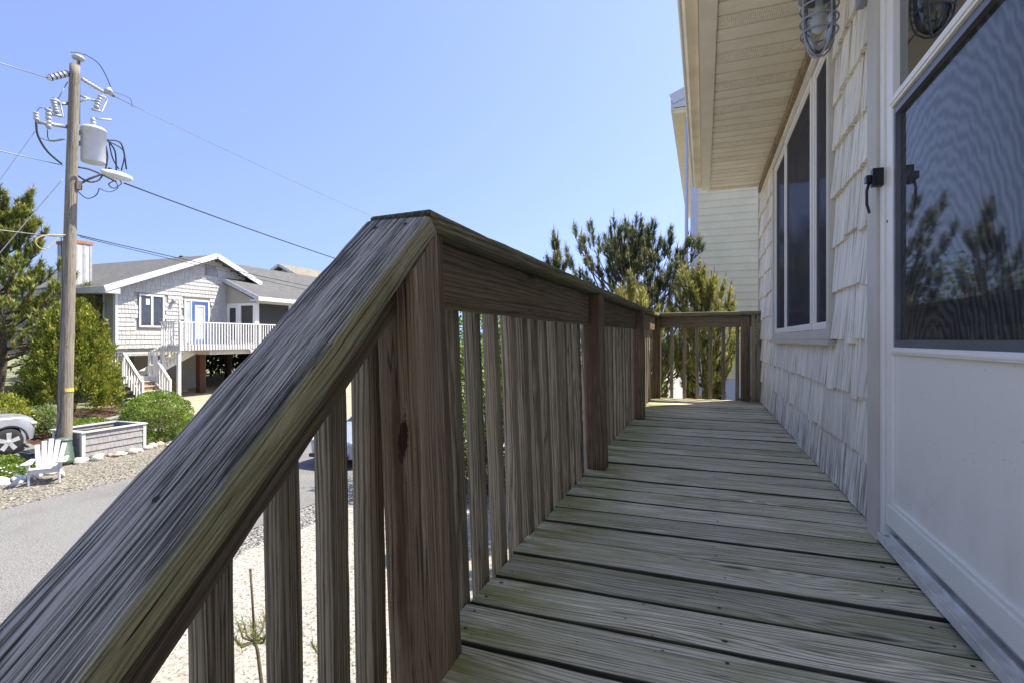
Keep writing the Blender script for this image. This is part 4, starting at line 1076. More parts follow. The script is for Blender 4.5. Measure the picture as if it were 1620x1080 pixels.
m_ = MB(); jm_([(118,373),(90,372),(66,374),(56,382),(62,392),(72,395)], .018); jm_([(92,376),(80,388),(74,394)], .014); m_.build('yellow_guard', plain('yellow_sleeve', (.5,.38,.12), .6), pole)
m_ = MB(); a = pp(2.35); 
pb_ = pp(at(106,619).z)
m_.add([(pb_.x+.181*math.cos(q_), pb_.y+.181*math.sin(q_), pb_.z+h_) for h_ in (0,.10) for q_ in (-.55,-.3,0,.3,.6,.9)], [(k,k+1,k+7,k+6) for k in range(5)])
m_.build('yellow_band', plain('yellow_tag', (.65,.5,.08), .5), pole)
# spans: every wire is its own thing
def span(name, p, q, sag, r, mat, label, n=40):
    p = Vector(p); q = Vector(q); m_ = MB()
    m_.tube([p.lerp(q, i/n) - Vector((0,0,4*sag*(i/n)*(1-i/n))) for i in range(n+1)], r, 5)
    return tag(m_.build(name, mat), label, 'wire')
FY = 58
span('power_line', at(181,153), (-16.2, FY, 10.3), .9, .010, MT['wire2'], 'thin top power line running down the street from the pole head')
span('service_cable', at(196,290,.3), (-16.2, FY, 7.4), 1.2, .022, MT['wire'], 'thick black cable leaving beneath the street lamp towards the railing')
span('telephone_cable', at(122,372), (-16.2, FY, 5.7), .8, .014, MT['wire'], 'telephone cable crossing in front of the shingled house roof')
span('telephone_cable', at(126,375), (-16.1, FY, 5.55), 1.0, .011, MT['wire'], 'lower slack telephone wire just under the telephone cable')
span('power_line', at(76,124), (-16.2, -32, 9.4), .8, .012, MT['wire2'], 'upper left line from the striped insulator to the picture edge')
span('neutral_line', at(100,262), (-16.2, -32, 8.4), .6, .012, MT['wire2'], 'level line leaving the pole to the left below the transformer')
span('telephone_cable', at(100,376), (-16.2, -32, 6.0), .5, .012, MT['wire2'], 'low white cable running left from the yellow sleeve')
span('guy_wire', at(100,283), at(100,283)+(at(0,400)-at(100,283))*1.5, .0, .012, MT['wire2'], 'slanting guy wire going down left from below the transformer')
span('guy_wire', at(58,205), at(58,205)+(at(0,285)-at(58,205))*2.4, .0, .008, MT['wire2'], 'faint slanting wire going down left from the cable end')
# the next pole down the street
p2 = thing('utility_pole', (-16.2, FY, 0), 'distant utility pole down the street hidden behind the railing', 'pole')
m_ = MB(); m_.tube([(-16.2, FY+.15, 0), (-16.2, FY+.15, 10.4)], [.17,.12], 10); m_.build('pole_shaft', MT['polew'], p2)
m_ = MB(); m_.box(-17.2, -15.2, FY, FY+.1, 9.9, 10.0); m_.build('crossarm', MT['polew'], p2)

# ------------------------------------------------------------ planter box
pb = thing('planter_box', (-16.7, 9.9, 0), 'rectangular planter clad in grey shingles with a white rim', 'planter')
MT['greyshake'] = plain('grey_shake', (.32,.305,.295), .85, var=.12, scale=9)
MT['paint'] = plain('white_trim_paint', (.60,.60,.58), .5, var=.04)
X0, X1, Y0, Y1, H = -17.35, -16.05, 9.05, 10.75, .76
m_ = MB()
ex = .185
for row in range(4):
    z = .01+row*ex; off = (row % 2)*.06
    yv = Y0+.05-off
    while yv < Y1-.05:
        a, b = max(yv, Y0+.05), min(yv+.12, Y1-.05)
        if b-a > .01: m_.hexa([(X1-.03,a,z),(X1+.012,a,z),(X1+.012,b-.004,z),(X1-.03,b-.004,z),(X1-.03,a,z+ex),(X1-.012,a,z+ex),(X1-.012,b-.004,z+ex),(X1-.03,b-.004,z+ex)])
        yv += .12
    xv = X0+.05-off
    while xv < X1-.05:
        a, b = max(xv, X0+.05), min(xv+.12, X1-.05)
        if b-a > .01:
            m_.hexa([(a,Y0+.03,z),(b-.004,Y0+.03,z),(b-.004,Y0-.012,z),(a,Y0-.012,z),(a,Y0+.03,z+ex),(b-.004,Y0+.03,z+ex),(b-.004,Y0+.012,z+ex),(a,Y0+.012,z+ex)])
        xv += .12
m_.box(X0+.03, X0+.06, Y0+.03, Y1-.03, 0, H-.03); m_.box(X0+.03, X1-.03, Y1-.06, Y1-.03, 0, H-.03); m_.box(X1-.06, X1-.031, Y0+.03, Y1-.061, 0, H-.03); m_.box(X0+.061, X1-.061, Y0+.031, Y0+.06, 0, H-.03)
m_.build('shingle_cladding', MT['greyshake'], pb)
m_ = MB()
for x in (X0+.01, X1-.07):
    for yv in (Y0-.02, Y1-.07): m_.box(x, x+.09, yv, yv+.09, 0, H-.035)
m_.build('corner_post', MT['paint'], pb)
m_ = MB(); m_.box(X1-.09, X1+.05, Y0-.05, Y1+.05, H-.034, H); m_.box(X0-.05, X0+.09, Y0-.05, Y1+.05, H-.034, H); m_.box(X0+.091, X1-.091, Y0-.05, Y0+.09, H-.034, H); m_.box(X0+.091, X1-.091, Y1-.09, Y1+.05, H-.034, H)
m_.build('rim', MT['paint'], pb)
m_ = MB(); m_.box(X0+.07, X1-.07, Y0+.07, Y1-.07, H-.2, H-.14); m_.build('soil', MT['soil'], pb)

# bins
gbn = thing('compost_bin', (-15.9, 8.52, 0), 'tapered dark green ribbed compost bin at the foot of the pole', 'bin')
MT['binG'] = plain('green_plastic', (.04,.075,.05), .5, var=.15); MT['binB'] = plain('dark_bin', (.03,.045,.055), .45, var=.2)
bc = Vector((-15.9, 8.52, 0)); m_ = MB(); m_.lathe([(.24,0),(.245,.13),(.23,.14),(.225,.30),(.21,.31),(.205,.46),(.19,.47),(.185,.62),(.175,.63)], bc, 18); m_.build('body', MT['binG'], gbn)
m_ = MB(); m_.lathe([(.19,.63),(.20,.65),(.19,.68),(.12,.70),(0,.705)], bc, 18); m_.build('lid', plain('pale_green_lid', (.10,.14,.115), .5), gbn)
dbn = thing('storage_bin', (-16.8, 8.4, 0), 'low dark blue storage bin behind the white chair', 'bin')
m_ = MB(); m_.hexa([(-16.95,8.15,0),(-16.6,8.15,0),(-16.6,8.6,0),(-16.95,8.6,0),(-17.0,8.1,.30),(-16.55,8.1,.30),(-16.55,8.65,.30),(-17.0,8.65,.30)]); m_.build('body', MT['binB'], dbn, bevel=.02)
m_ = MB(); m_.box(-17.03,-16.52,8.07,8.68,.301,.34); m_.box(-16.95,-16.6,8.15,8.6,.341,.365); m_.build('lid', MT['binB'], dbn, bevel=.012)
# mailbox-like rounded box behind the pole
mx = thing('mailbox', (-18.6, 10.2, G(-18.6)), 'white rounded mailbox with pale green ends behind the utility pole', 'mailbox')
mc = Vector((-18.4, 10.35, G(-18.4)+.30)); m_ = MB(); m_.lathe([(.22,-.40),(.22,.40)], mc, 24, axis='y'); m_.build('body', MT['paint'], mx)
m_ = MB(); m_.lathe([(.19,-.43),(.235,-.42),(.235,-.385)], mc, 24, axis='y'); m_.lathe([(.235,.385),(.235,.42),(.19,.43)], mc, 24, axis='y'); m_.build('end_cap', plain('pale_teal', (.30,.42,.42), .5), mx)
m_ = MB(); m_.box(mc.x-.05,mc.x+.05,mc.y-.05,mc.y+.05,G(-18.6)-.1,mc.z-.2); m_.build('stand', MT['oldlog'], mx)
# landscape timbers
for i, (a, b, s_, lab) in enumerate([((-19.2,10.2),(-20.3,14.4),.18,'long old landscape timber behind the planting'),((-17.65,11.2),(-18.3,13.4),.14,'short landscape timber between the planter and the boxwood'),((-17.6,7.2),(-17.5,9.0),.10,'low wooden edging beam by the silver suv'),((-22.2,6.0),(-21.6,10.3),.2,'grey landscape timber below the garden arch')]):
    za = G(a[0])+s_/2; zb = G(b[0])+s_/2
    o = board('landscape_timber', (a[0],a[1],za+.06*(i != 2)), (b[0],b[1],zb+.02), s_, s_*.8, (0,0,1), MT['oldlog'], None, r=s_*.3, wav=.012); tag(o, lab, 'timber')
# garden arch
ga = thing('garden_arch', (-20.6, 7.6, G(-20.6)), 'dark metal garden arch with a climbing plant at the left edge', 'arch')
m_ = MB(); MT['archm'] = plain('arch_metal', (.10,.11,.11), .5, .4)
for dx in (0, -.5):
    pts = []
    for i in range(15):
        a = math.pi*i/14; pts.append(Vector((-20.3+dx, 8.05-1.15+1.15*math.cos(a), G(-20.5)+1.35+.55*math.sin(a))))
    pts = [Vector((-20.3+dx, 8.05, G(-20.5)))]+pts+[Vector((-20.3+dx, 5.75, G(-20.5)))]; m_.tube(pts, .025, 6)
for i in range(1, 16, 2): m_.tube([pts[i], pts[i]+Vector((.5,0,0))], .012, 5)
m_.build('frame', MT['archm'], ga)
vm = MB(); r_ = random.Random(77)
for i in range(900):
    z = r_.random()**1.6*1.5; p = Vector((-20.3-r_.random()*.5, 8.05+r_.gauss(0,.08), G(-20.5)+z)); leaf(vm, p, rvec(r_), rvec(r_), .07, .04)
vm.build('climbing_plant', LEAF['box'], ga, fix=False)

# ------------------------------------------------------------ adirondack chair
ac = thing('adirondack_chair', (0,0,0), 'white adirondack chair with fanned slats on the pebble verge', 'chair')
ac_mat = plain('chair_white', (.60,.60,.585), .45, var=.03)
def acb(name, boxes, bevel=.006):
    m_ = MB()
    for b in boxes:
        if b[0] == 'beam': m_.beam(*b[1:])
        else: m_.hexa(b[1])
    return m_.build(name, ac_mat, ac, bevel=bevel)
# local: +x front, y side
for s_ in (-1, 1):
    acb('leg', [('beam', (.30,s_*.27,0), (.30,s_*.27,.52), .035, .09, (1,0,0))])
    acb('side_rail', [('beam', (.30,s_*.235,.36), (-.42,s_*.235,.05), .03, .12, (0,0,1))])
    m_ = MB(); m_.prism([(.42,s_*.31-.09),(.45,s_*.31),(.42,s_*.31+.09),(.30,s_*.31+.10),(-.32,s_*.31+.045),(-.36,s_*.31),(-.32,s_*.31-.045),(.30,s_*.31-.09)], .521, .545, axis='z'); m_.build('arm', ac_mat, ac, bevel=.005)
    acb('arm_bracket', [('h', [(.26,s_*.30-.012,.36),(.34,s_*.30-.012,.36),(.34,s_*.30+.012,.36),(.26,s_*.30+.012,.36),(.20,s_*.30-.012,.52),(.36,s_*.30-.012,.52),(.36,s_*.30+.012,.52),(.20,s_*.30+.012,.52)])])
for i in range(5):
    x = .33-.105*i; z = .40-.045*i
    acb('seat_slat', [('beam', (x,-.26,z), (x,.26,z), .09, .02, (0.35,0,1))])
acb('front_apron', [('beam', (.335,-.29,.335), (.335,.29,.335), .02, .11, (0,0,1))])
for i, (q, top) in enumerate([(-2,.88),(-1,.96),(0,1.0),(1,.96),(2,.88)]):
    b0 = Vector((-.10, q*.085, .24)); b1 = Vector((-.10-(top-.24)*.42, q*.128, top)); dd = (b1-b0).normalized()
    m_ = MB(); m_.beam(b0, b1, .098, .02, (1,0,.3)); m_.build('back_slat', ac_mat, ac, bevel=.006)
acb('back_brace', [('beam', (-.29,-.30,.505), (-.29,.30,.505), .05, .03, (0,0,1))]); acb('back_brace', [('beam', (-.15,-.22,.30), (-.15,.22,.30), .05, .03, (0,0,1))])
ac.location = (-14.3, 7.35, .012); ac.rotation_euler = (0, 0, math.radians(-38)); ac.scale = (.94, .97, .93)

# ------------------------------------------------------------ cars
MT['silver'] = plain('silver_paint', (.42,.44,.48), .25, .35, var=.04); MT['bluegrey'] = plain('pale_blue_paint', (.36,.40,.50), .25, .3, var=.04)
MT['tyre'] = plain('tyre_rubber', (.02,.02,.021), .85, bump=.003); MT['rim'] = plain('alloy', (.62,.62,.62), .35, .35)
MT['carglass'] = plain('car_glass', (.02,.03,.035), .05, spec=.9); MT['trimblack'] = plain('car_black_trim', (.02,.02,.022), .5)
MT['lightglass'] = plain('headlamp', (.6,.6,.6), .1, spec=.9); MT['orange'] = plain('indicator', (.6,.22,.05), .3)
def car(name, loc, heading, label, paint, suv):
    """local +x = forward; built at the origin, then placed"""
    t_ = thing(name, (0,0,0), label, 'car')
    Lf, Lr, Wd = (2.2, 2.3, .92) if suv else (2.25, 2.3, .88)
    xf, xr, wr = (1.36, -1.36, .37) if suv else (1.35, -1.35, .32)
    bl, hl, hd_ = (.98, 1.03, 1.02) if suv else (.86, .84, .92)    # belt, hood edge, cowl
    def arch(xc, R, n=10): return [(xc+R*math.cos(math.pi*i/n), .20+max(0.0, .17 if suv else .13)+R*math.sin(math.pi*i/n)) for i in range(n+1)]
    zb = .30 if suv else .22
    top = [(Lf-.02,.55),(Lf-.0,.72 if suv else .62),(Lf-.05,.90 if suv else .70),(Lf-.22,.99 if suv else .76),(1.55,hl-.01),(.95,hd_+.02),(.6,bl+.06),(-1.2,bl+.06),(-1.9,bl+.05),(-Lr+.04,bl-.02),(-Lr,.6),(-Lr+.03,zb+.08)]
    aF = [(x, z) for x, z in arch(xf, wr+.07)]; aR = [(x, z) for x, z in arch(xr, wr+.07)]
    outline = [(Lf-.05, zb+.05)] + top + [(xr-wr-.12, zb)] + [p for p in reversed(aR)] + [(0, zb-.02)] + [p for p in reversed(aF)] + [(xf+wr+.10, zb)]
    # slices over width, front and rear corners pulled in, sides tumble in above the belt
    m_ = MB(); S = [-1, -.97, -.9, -.75, -.45, 0, .45, .75, .9, .97, 1]; n = len(outline); vs = []
    for s_ in S:
        e = abs(s_); pull = .30*e**5+.04*e*e
        for (x, z) in outline:
            q = x/Lf; xx = x - pull*max(0, (abs(q)-.72)/.28)*(1 if q > 0 else -1)
            crown = .05*(1-e*e) if z > .8 and abs(x) < Lf else 0
            yy_ = s_*Wd*(1-.05*max(0, (z-.75)/.3) - .03*max(0, (.45-z)/.2)); vs.append((xx, yy_, z+crown - (.025 if e > .98 and z > .75 else 0)))
    fs = [tuple(range(n)), tuple((len(S)-1)*n+k for k in range(n-1,-1,-1))]
    for i in range(len(S)-1):
        for k in range(n): fs.append((i*n+k, i*n+(k+1) % n, (i+1)*n+(k+1) % n, (i+1)*n+k))
    m_.add(vs, fs); body = m_.build('body', paint, t_); body.data.polygons.foreach_set('use_smooth', [True]*len(body.data.polygons))
    try: body.data.set_sharp_from_angle(angle=math.radians(38))
    except Exception: pass
    # greenhouse
    rz = 1.72 if suv else 1.42; g = [(.78,bl+.05),(.05,rz-.05),(-.3,rz),(-1.6,rz-.02) if suv else (-.95,rz-.03),(-2.12,bl+.06) if suv else (-1.75,bl+.06)]
    m_ = MB(); vs = []
    for s_, k in ((-1,1),(1,1)):
        for i, (x, z) in enumerate(g):
            yy_ = s_*(Wd-.06 if i in (0,4) else Wd-.22); vs.append((x, yy_, z))
    m_.add(vs, [(0,1,2,3,4),(9,8,7,6,5),(0,5,6,1),(1,6,7,2),(2,7,8,3),(3,8,9,4),(4,9,5,0)]); m_.build('roof', paint, t_, bevel=.04)
    def quad(pts, off, name='window', mat=None):
        pts = [Vector(p) for p in pts]; nrm = (pts[1]-pts[0]).cross(pts[2]-pts[0]).normalized()*off
        m_ = MB(); k = len(pts); m_.add([p+nrm for p in pts]+[p-nrm*.3 for p in pts], [tuple(range(k)), tuple(range(2*k-1,k-1,-1))]+[(i,(i+1)%k,k+(i+1)%k,k+i) for i in range(k)]); m_.build(name, mat or MT['carglass'], t_)
    def L(a, b, f): return Vector(a).lerp(Vector(b), f)
    V = [Vector(v) for v in vs]
    def sub(a, b, c, d, u0, u1, v0, v1): # bilinear patch of abcd
        f = lambda u, v: (a.lerp(b, u)).lerp(d.lerp(c, u), v); return [f(u0,v0), f(u1,v0), f(u1,v1), f(u0,v1)]
    quad(sub(V[0],V[5],V[6],V[1],.05,.95,.04,.93), .012, 'windscreen'); quad(sub(V[4],V[9],V[8],V[3],.08,.92,.1,.9), -.012, 'rear_window')
    for s_ in (0, 1):
        b = V[s_*5:(s_+1)*5]; sg = 1 if s_ else -1
        lo = lambda f: b[0].lerp(b[4], f); hi = lambda f: b[1].lerp(b[3], f)
        for f0, f1, h0, h1 in ((.14,.44,.02,.36),(.47,.74,.41,.78)) + (((.77,.94,.82,.96),) if suv else ()):
            quad([lo(f0).lerp(hi(h0),.10), lo(f1).lerp(hi(h1),.10), lo(f1).lerp(hi(h1),.88), lo(f0).lerp(hi(h0),.88)], .012*sg)
        # wheels
        for xw in (xf, xr):
            wy = sg*(Wd-.10); m_ = MB(); rr = wr
            m_.lathe([(rr*.62,-.11),(rr*.93,-.11),(rr,-.07),(rr,.07),(rr*.93,.11),(rr*.62,.11)], (xw,wy,rr), 32, axis='y'); w_ = m_.build('wheel', MT['tyre'], t_)
            m_ = MB(); fy = wy+sg*.085
            m_.lathe([(rr*.72,-.02),(rr*.75,.0),(rr*.73,.035),(rr*.67,.035),(rr*.65,-.02)], (xw,wy+sg*.085,rr), 32, axis='y')
            for k in range(5):
                a = 2*math.pi*k/5+.3; c0 = Vector((xw,fy+sg*.012,rr)); c1 = c0+Vector((math.cos(a)*rr*.69,0,math.sin(a)*rr*.69)); m_.hexa([tuple(c0+Vector((-math.sin(a)*w_1,o_,math.cos(a)*w_1))+(c1-c0)*q_) for q_,w_1,o_ in ((0,-.045,-.02),(0,.045,-.02),(0,.045,.03),(0,-.045,.03),(1,-.06,-.02),(1,.06,-.02),(1,.06,.02),(1,-.06,.02))])
            m_.lathe([(rr*.2,-.02),(rr*.2,.03),(rr*.1,.035)] if sg > 0 else [(rr*.1,-.035),(rr*.2,-.03),(rr*.2,.02)], (xw,fy,rr), 16, axis='y'); m_.build('rim', MT['rim'], w_)
            m_ = MB(); m_.lathe([(rr*.60,-.01),(rr*.60,.01)], (xw,wy+sg*.03,rr), 24, axis='y'); m_.build('brake_disc', MT['dark'], w_)
            if suv:
                m_ = MB(); pts = [(xw+(wr+.085)*math.cos(math.pi*i/14), sg*(Wd+.004), .37+(wr+.085)*math.sin(math.pi*i/14)) for i in range(15)]
                m_.tube(pts, .022, 6); m_.build('arch_trim', plain('grey_plastic', (.12,.12,.125), .6), t_)
        m_ = MB(); m_.blob((.62, sg*(Wd+.09), bl+.12), (.07,.11,.07), 3, .02, 2); m_.build('mirror', paint, t_)
        m_ = MB(); m_.blob((Lf-.24, sg*(Wd-.20), (.80 if suv else .66)), (.17,.17,.075), 5, .05, 2); m_.build('headlight', MT['lightglass'], t_)
        m_ = MB(); m_.blob((Lf-.36, sg*(Wd-.055), (.82 if suv else .66)), (.09,.035,.05), 6, .02, 2); m_.build('indicator', MT['orange'], t_)
        m_ = MB(); m_.box(-Lr+.03,-Lr+.14, sg*(Wd-.28), sg*(Wd-.12), .72,.92); m_.build('tail_light', plain('red_lens', (.4,.02,.02), .2), t_, bevel=.02)
    m_ = MB(); z0 = .60 if suv else .50
    for i in range(4): m_.box(Lf-.03, Lf+.012, -.42, .42, z0+i*.045, z0+.02+i*.045)
    m_.build('grille', MT['trimblack'], t_)
    m_ = MB(); m_.box(Lf-.06, Lf+.03, -.62, .62, zb+.04, zb+.13); m_.build('bumper_vent', MT['trimblack'], t_, bevel=.02)
    m_ = MB(); m_.box(-1.5, 1.5, -.7, .7, .25, .30); m_.build('underbody', MT['dark'], t_)
    t_.location = loc; t_.rotation_euler = (0, 0, heading); return t_
car('parked_car', (-19.05, 7.05, .012+G(-19)*.35), math.radians(92), 'silver suv with alloy wheels parked on the drive behind the white chair', MT['silver'], True)
car('parked_car', (-8.85, 12.8, .016), math.radians(-93), 'pale silver sedan on the street glimpsed between the stair pickets', MT['bluegrey'], False)

# ------------------------------------------------------------ cream neighbour beyond the deck
cr = thing('cream_house', (4, 17, 0), 'tall pale yellow lap sided house beyond the deck end', 'house')
MT['lap'] = plain('cream_lap_siding', (.90,.775,.50), .65, var=.05, scale=2, bump=.0006, bscale=70)
MT['fibre'] = plain('cream_soffit', (.80,.70,.48), .7, var=.06)
MT['cornerw'] = plain('white_corner_board', (.66,.67,.72), .5, var=.03)
YC = 13.0; XC = -.31; ZT = CAMZ+5.78
m_ = MB(); m_.box(XC+.05, 9, YC+.03, 24, 0, ZT); m_.build('wall', MT['lap'], cr)
crw = cr.children[0]
m_ = MB(); z = CAMZ-.92; ex = .168
rl_ = random.Random(3)
while z < ZT-.1:
    z1 = min(z+ex+.02, ZT)
    xj = XC+.16; 
    while xj < 9:
        xe = min(9, xj+rl_.choice((3.66, 2.4, 1.8, 3.0)))
        m_.add([(xj,YC+.03,z),(xj,YC-.002,z),(xe-.003,YC-.002,z),(xe-.003,YC+.03,z),(xj,YC+.029,z1),(xj,YC+.014,z1),(xe-.003,YC+.014,z1),(xe-.003,YC+.029,z1)],
               [(0,1,2,3),(1,5,6,2),(4,7,6,5),(0,4,5,1),(3,2,6,7)])
        xj = xe
    z += ex
m_.build('lap_siding', MT['lap'], crw)
m_ = MB(); m_.box(XC+.001, XC+.159, YC-.012, YC+.028, 0, ZT); m_.box(XC, XC+.048, YC+.029, YC+.18, 0, ZT); m_.build('corner_board', MT['cornerw'], crw)
m_ = MB(); m_.box(XC+.16, 9, YC-.008, YC+.026, 0, CAMZ-.93); m_.build('skirt_board', MT['cornerw'], crw)
m_ = MB(); m_.prism([(XC-.42, ZT+.02),(4.3, ZT+2.0),(9.4, ZT),(9.4, ZT-.08),(4.3, ZT+1.85),(XC-.42, ZT-.02)], YC-.15, 24.4, axis='y'); rfc = m_.build('roof', MT['shingleroof'], cr)
m_ = MB(); m_.prism([(XC+.05, ZT+.0),(4.3, ZT+1.83),(9, ZT-.02)], YC+.05, YC+.2, axis='y'); m_.build('gable_wall', MT['lap'], cr)
m_ = MB(); m_.box(XC-.38, XC-.002, YC-.10, 24.3, ZT-.36, ZT-.28); m_.build('eave_soffit', MT['fibre'], rfc)
m_ = MB(); m_.box(XC-.44, XC-.381, YC-.12, 24.35, ZT-.27, ZT+.03); m_.box(XC-.38, XC+.1, YC-.14, YC-.11, ZT-.22, ZT+.03); m_.beam((XC-.43, YC-.165, ZT-.03), (4.3, YC-.165, ZT+1.93), .03, .24); m_.build('eave_fascia', MT['cornerw'], rfc)
m_ = MB(); m_.box(XC-.379, XC+.1, YC-.105, YC-.02, ZT-.278, ZT-.23); m_.build('eave_return', MT['fibre'], rfc)
m_ = MB(); m_.tube([(XC-.09, YC+.12, .05), (XC-.09, YC+.12, ZT-.4)], .04, 8); m_.build('downpipe', MT['cornerw'], cr)

# ------------------------------------------------------------ grey shingled house on posts
gh = thing('stilt_house', (-26, 18, .7), 'pale grey shingled house on posts with a blue framed door across the street', 'house')
MT['whiteshake'] = plain('pale_grey_shake', (.50,.485,.455), .85, var=.07, scale=3)
MT['tanboard'] = plain('tan_board_siding', (.37,.35,.295), .8, var=.05, scale=2)
MT['wtrim'] = plain('white_house_trim', (.70,.69,.66), .5, var=.03)
MT['groof'] = plain('grey_roof_shingles', (.11,.108,.102), .95, var=.22, scale=5, bump=.02, bscale=12)
MT['pile'] = wood('brown_pile', C(.03,.015,.01), C(.10,.045,.028), C(.18,.085,.05), period=.03)
MT['pileO'] = wood('orange_pile', C(.14,.05,.02), C(.34,.13,.05), C(.45,.20,.09), period=.03)
MT['screenD'] = plain('dark_window', (.05,.055,.06), .15, var=.2, spec=.7)
MT['screenP'] = plain('porch_screen', (.13,.13,.125), .8, var=.1)
MT['blue'] = plain('blue_door_paint', (.06,.13,.36), .5)
XF = -23.0; YL = 14.17; YR = 19.5; ZB = 2.93; ZE = 5.36
SL = .41; YRG = 18.6; ZRG = 7.50
m_ = MB(); m_.box(XF-11, XF-.02, YL+.02, 23.0, ZB, ZE); m_.prism([(YL+.02,ZE),(YRG,ZRG-.15),(23.0,ZE+.0)], XF-11, XF-.02, axis='x'); ghw = m_.build('wall', MT['tanboard'], gh)
# board grooves on the left wall
m_ = MB(); x = XF-10.9
while x < XF-.15: m_.box(x, x+.02, YL+.012, YL+.0195, ZB, ZE-.02); x += .2
m_.build('batten', plain('groove_tone', (.33,.315,.28), .8), ghw)
# shingle courses on the street front
m_ = MB(); ex = .185; z = ZB+.0; row = 0; rs = random.Random(4)
while z < ZRG-.2:
    yv = YL+.09+rs.uniform(-.1,0)
    # limits under the roof lines
    zc = z+ex*.6
    lo = YL+.09 if zc < ZE-.1 else YRG-(ZRG-.12-zc)/SL
    hi = YR+.0 if zc < 6.05 else min(23.0, YRG+(ZRG-.12-zc)/SL)
    while yv < hi:
        wd = rs.choice((.13,.16,.2,.24)); a, b = max(yv, lo), min(yv+wd-.012, hi)
        clash = any(a < q1 and b > q0 and z < q3-.02 and z+ex > q2+.02 for (q0,q1,q2,q3) in ((15.12,16.23,3.83,5.28),(17.19,18.5,3.0,5.2),(18.35,18.85,6.45,7.0)))
        if b-a > .02 and not clash:
            j = rs.uniform(-.008,.008)
            m_.hexa([(XF-.019,a,z+j),(XF+.028,a,z+j),(XF+.028,b,z+j),(XF-.019,b,z+j),(XF-.019,a,z+ex),(XF+.006,a,z+ex),(XF+.006,b,z+ex),(XF-.019,b,z+ex)])
        yv += wd
    z += ex; row += 1
m_.build('shingle_siding', MT['whiteshake'], ghw)
m_ = MB(); m_.box(XF-.03, XF+.04, YL-.005, YL+.085, ZB-.02, ZE+.15); m_.box(XF-.12, XF-.031, YL-.005, YL+.01, ZB-.02, ZE); m_.build('corner_board', MT['wtrim'], ghw)
m_ = MB(); m_.box(XF-11, XF-.05, YL+.1, 23, ZB-.32, ZB-.02); m_.build('floor_beam', plain('floor_band', (.42,.40,.35), .8), gh)
# main roof, ridge towards the street
def slab(name, pts, th, mat, parent):
    pts = [Vector(p) for p in pts]; m_ = MB(); n = (pts[1]-pts[0]).cross(pts[2]-pts[0]).normalized()
    if n.z < 0: n = -n
    m_.hexa([p-n*th for p in pts]+[p for p in pts]); return m_.build(name, mat, parent)
XO = XF+.45
zl = ZRG-(YRG-13.55)*SL
rf_ = slab('roof', [(XF-11.3,13.55,zl),(XO,13.55,zl),(XO,YRG,ZRG),(XF-11.3,YRG,ZRG)], .12, MT['groof'], gh)
rf2 = slab('roof', [(XF-11.3,YRG+.001,ZRG),(XO,YRG+.001,ZRG),(XO,21.3,ZRG-2.7*SL),(XF-11.3,21.3,ZRG-2.7*SL)], .12, MT['groof'], gh)
m_ = MB()
m_.beam((XO+.015,13.5,zl-.09),(XO+.015,YRG,ZRG-.07),.035,.24,mi=0); m_.beam((XO+.015,YRG,ZRG-.07),(XO+.015,21.3,ZRG-2.7*SL-.09),.035,.24)
m_.box(XF-11.3, XO, 13.50, 13.53, zl-.24, zl-.02); m_.hexa([(XO-.42,13.53,zl-.25),(XO,13.53,zl-.25),(XO,14.1,zl-.25),(XO-.42,14.1,zl-.25),(XO-.42,13.53,zl-.12),(XO,13.53,zl-.12),(XO,14.1,zl-.03),(XO-.42,14.1,zl-.03)])
m_.build('fascia', MT['wtrim'], rf_)
m_ = MB(); m_.box(XF-11.3, XF, 13.54, YL-.01, zl-.245, zl-.235); m_.build('soffit', plain('grey_soffit', (.35,.36,.36), .7), rf_)
# gable vent
m_ = MB()
m_.box(XF+.0, XF+.03, 18.35, 18.85, 6.45, 7.0)
for i in range(9): m_.hexa([(XF+.031,18.38,6.48+i*.056),(XF+.06,18.38,6.48+i*.056),(XF+.06,18.82,6.48+i*.056),(XF+.031,18.82,6.48+i*.056),(XF+.031,18.38,6.515+i*.056),(XF+.035,18.38,6.525+i*.056),(XF+.035,18.82,6.525+i*.056),(XF+.031,18.82,6.515+i*.056)])
m_.build('gable_vent', plain('vent_grey', (.36,.36,.37), .7), gh)
# street window
def window(y0, y1, z0, z1, n=2):
    m_ = MB(); tw = .075
    for a, b in [(y0, y0+tw), (y1-tw, y1)]: m_.box(XF, XF+.055, a, b, z0, z1)
    m_.box(XF, XF+.055, y0+tw, y1-tw, z0, z0+tw); m_.box(XF, XF+.055, y0+tw, y1-tw, z1-tw, z1)
    ym = (y0+y1)/2; m_.box(XF, XF+.052, ym-.05, ym+.05, z0+tw, z1-tw)
    w_ = m_.build('window', MT['wtrim'], gh)
    for a, b in ((y0+tw+.001, ym-.051), (ym+.051, y1-tw-.001)):
        m_ = MB(); m_.box(XF, XF+.022, a, b, z0+tw+.001, z1-tw-.001); m_.build('pane', MT['screenD'], w_)
    return w_
w_ = window(15.12, 16.23, 3.83, 5.28)
m_ = MB(); m_.box(XF+.023, XF+.027, 15.42, 15.58, 4.82, 5.08); m_.build('notice', MT['wtrim'], w_)
# left wall window
m_ = MB(); a, b, c_, d_ = -24.32, -23.68, 3.84, 5.28
m_.box(a, a+.05, YL-.03, YL+.02, c_, d_); m_.box(b-.05, b, YL-.03, YL+.02, c_, d_); m_.box(a+.05, b-.05, YL-.03, YL+.02, c_, c_+.05); m_.box(a+.05, b-.05, YL-.03, YL+.02, d_-.05, d_)
w2 = m_.build('window', MT['wtrim'], gh); m_ = MB(); m_.box(a+.051, b-.051, YL-.01, YL+.01, c_+.051, d_-.051); m_.build('pane', MT['screenD'], w2)
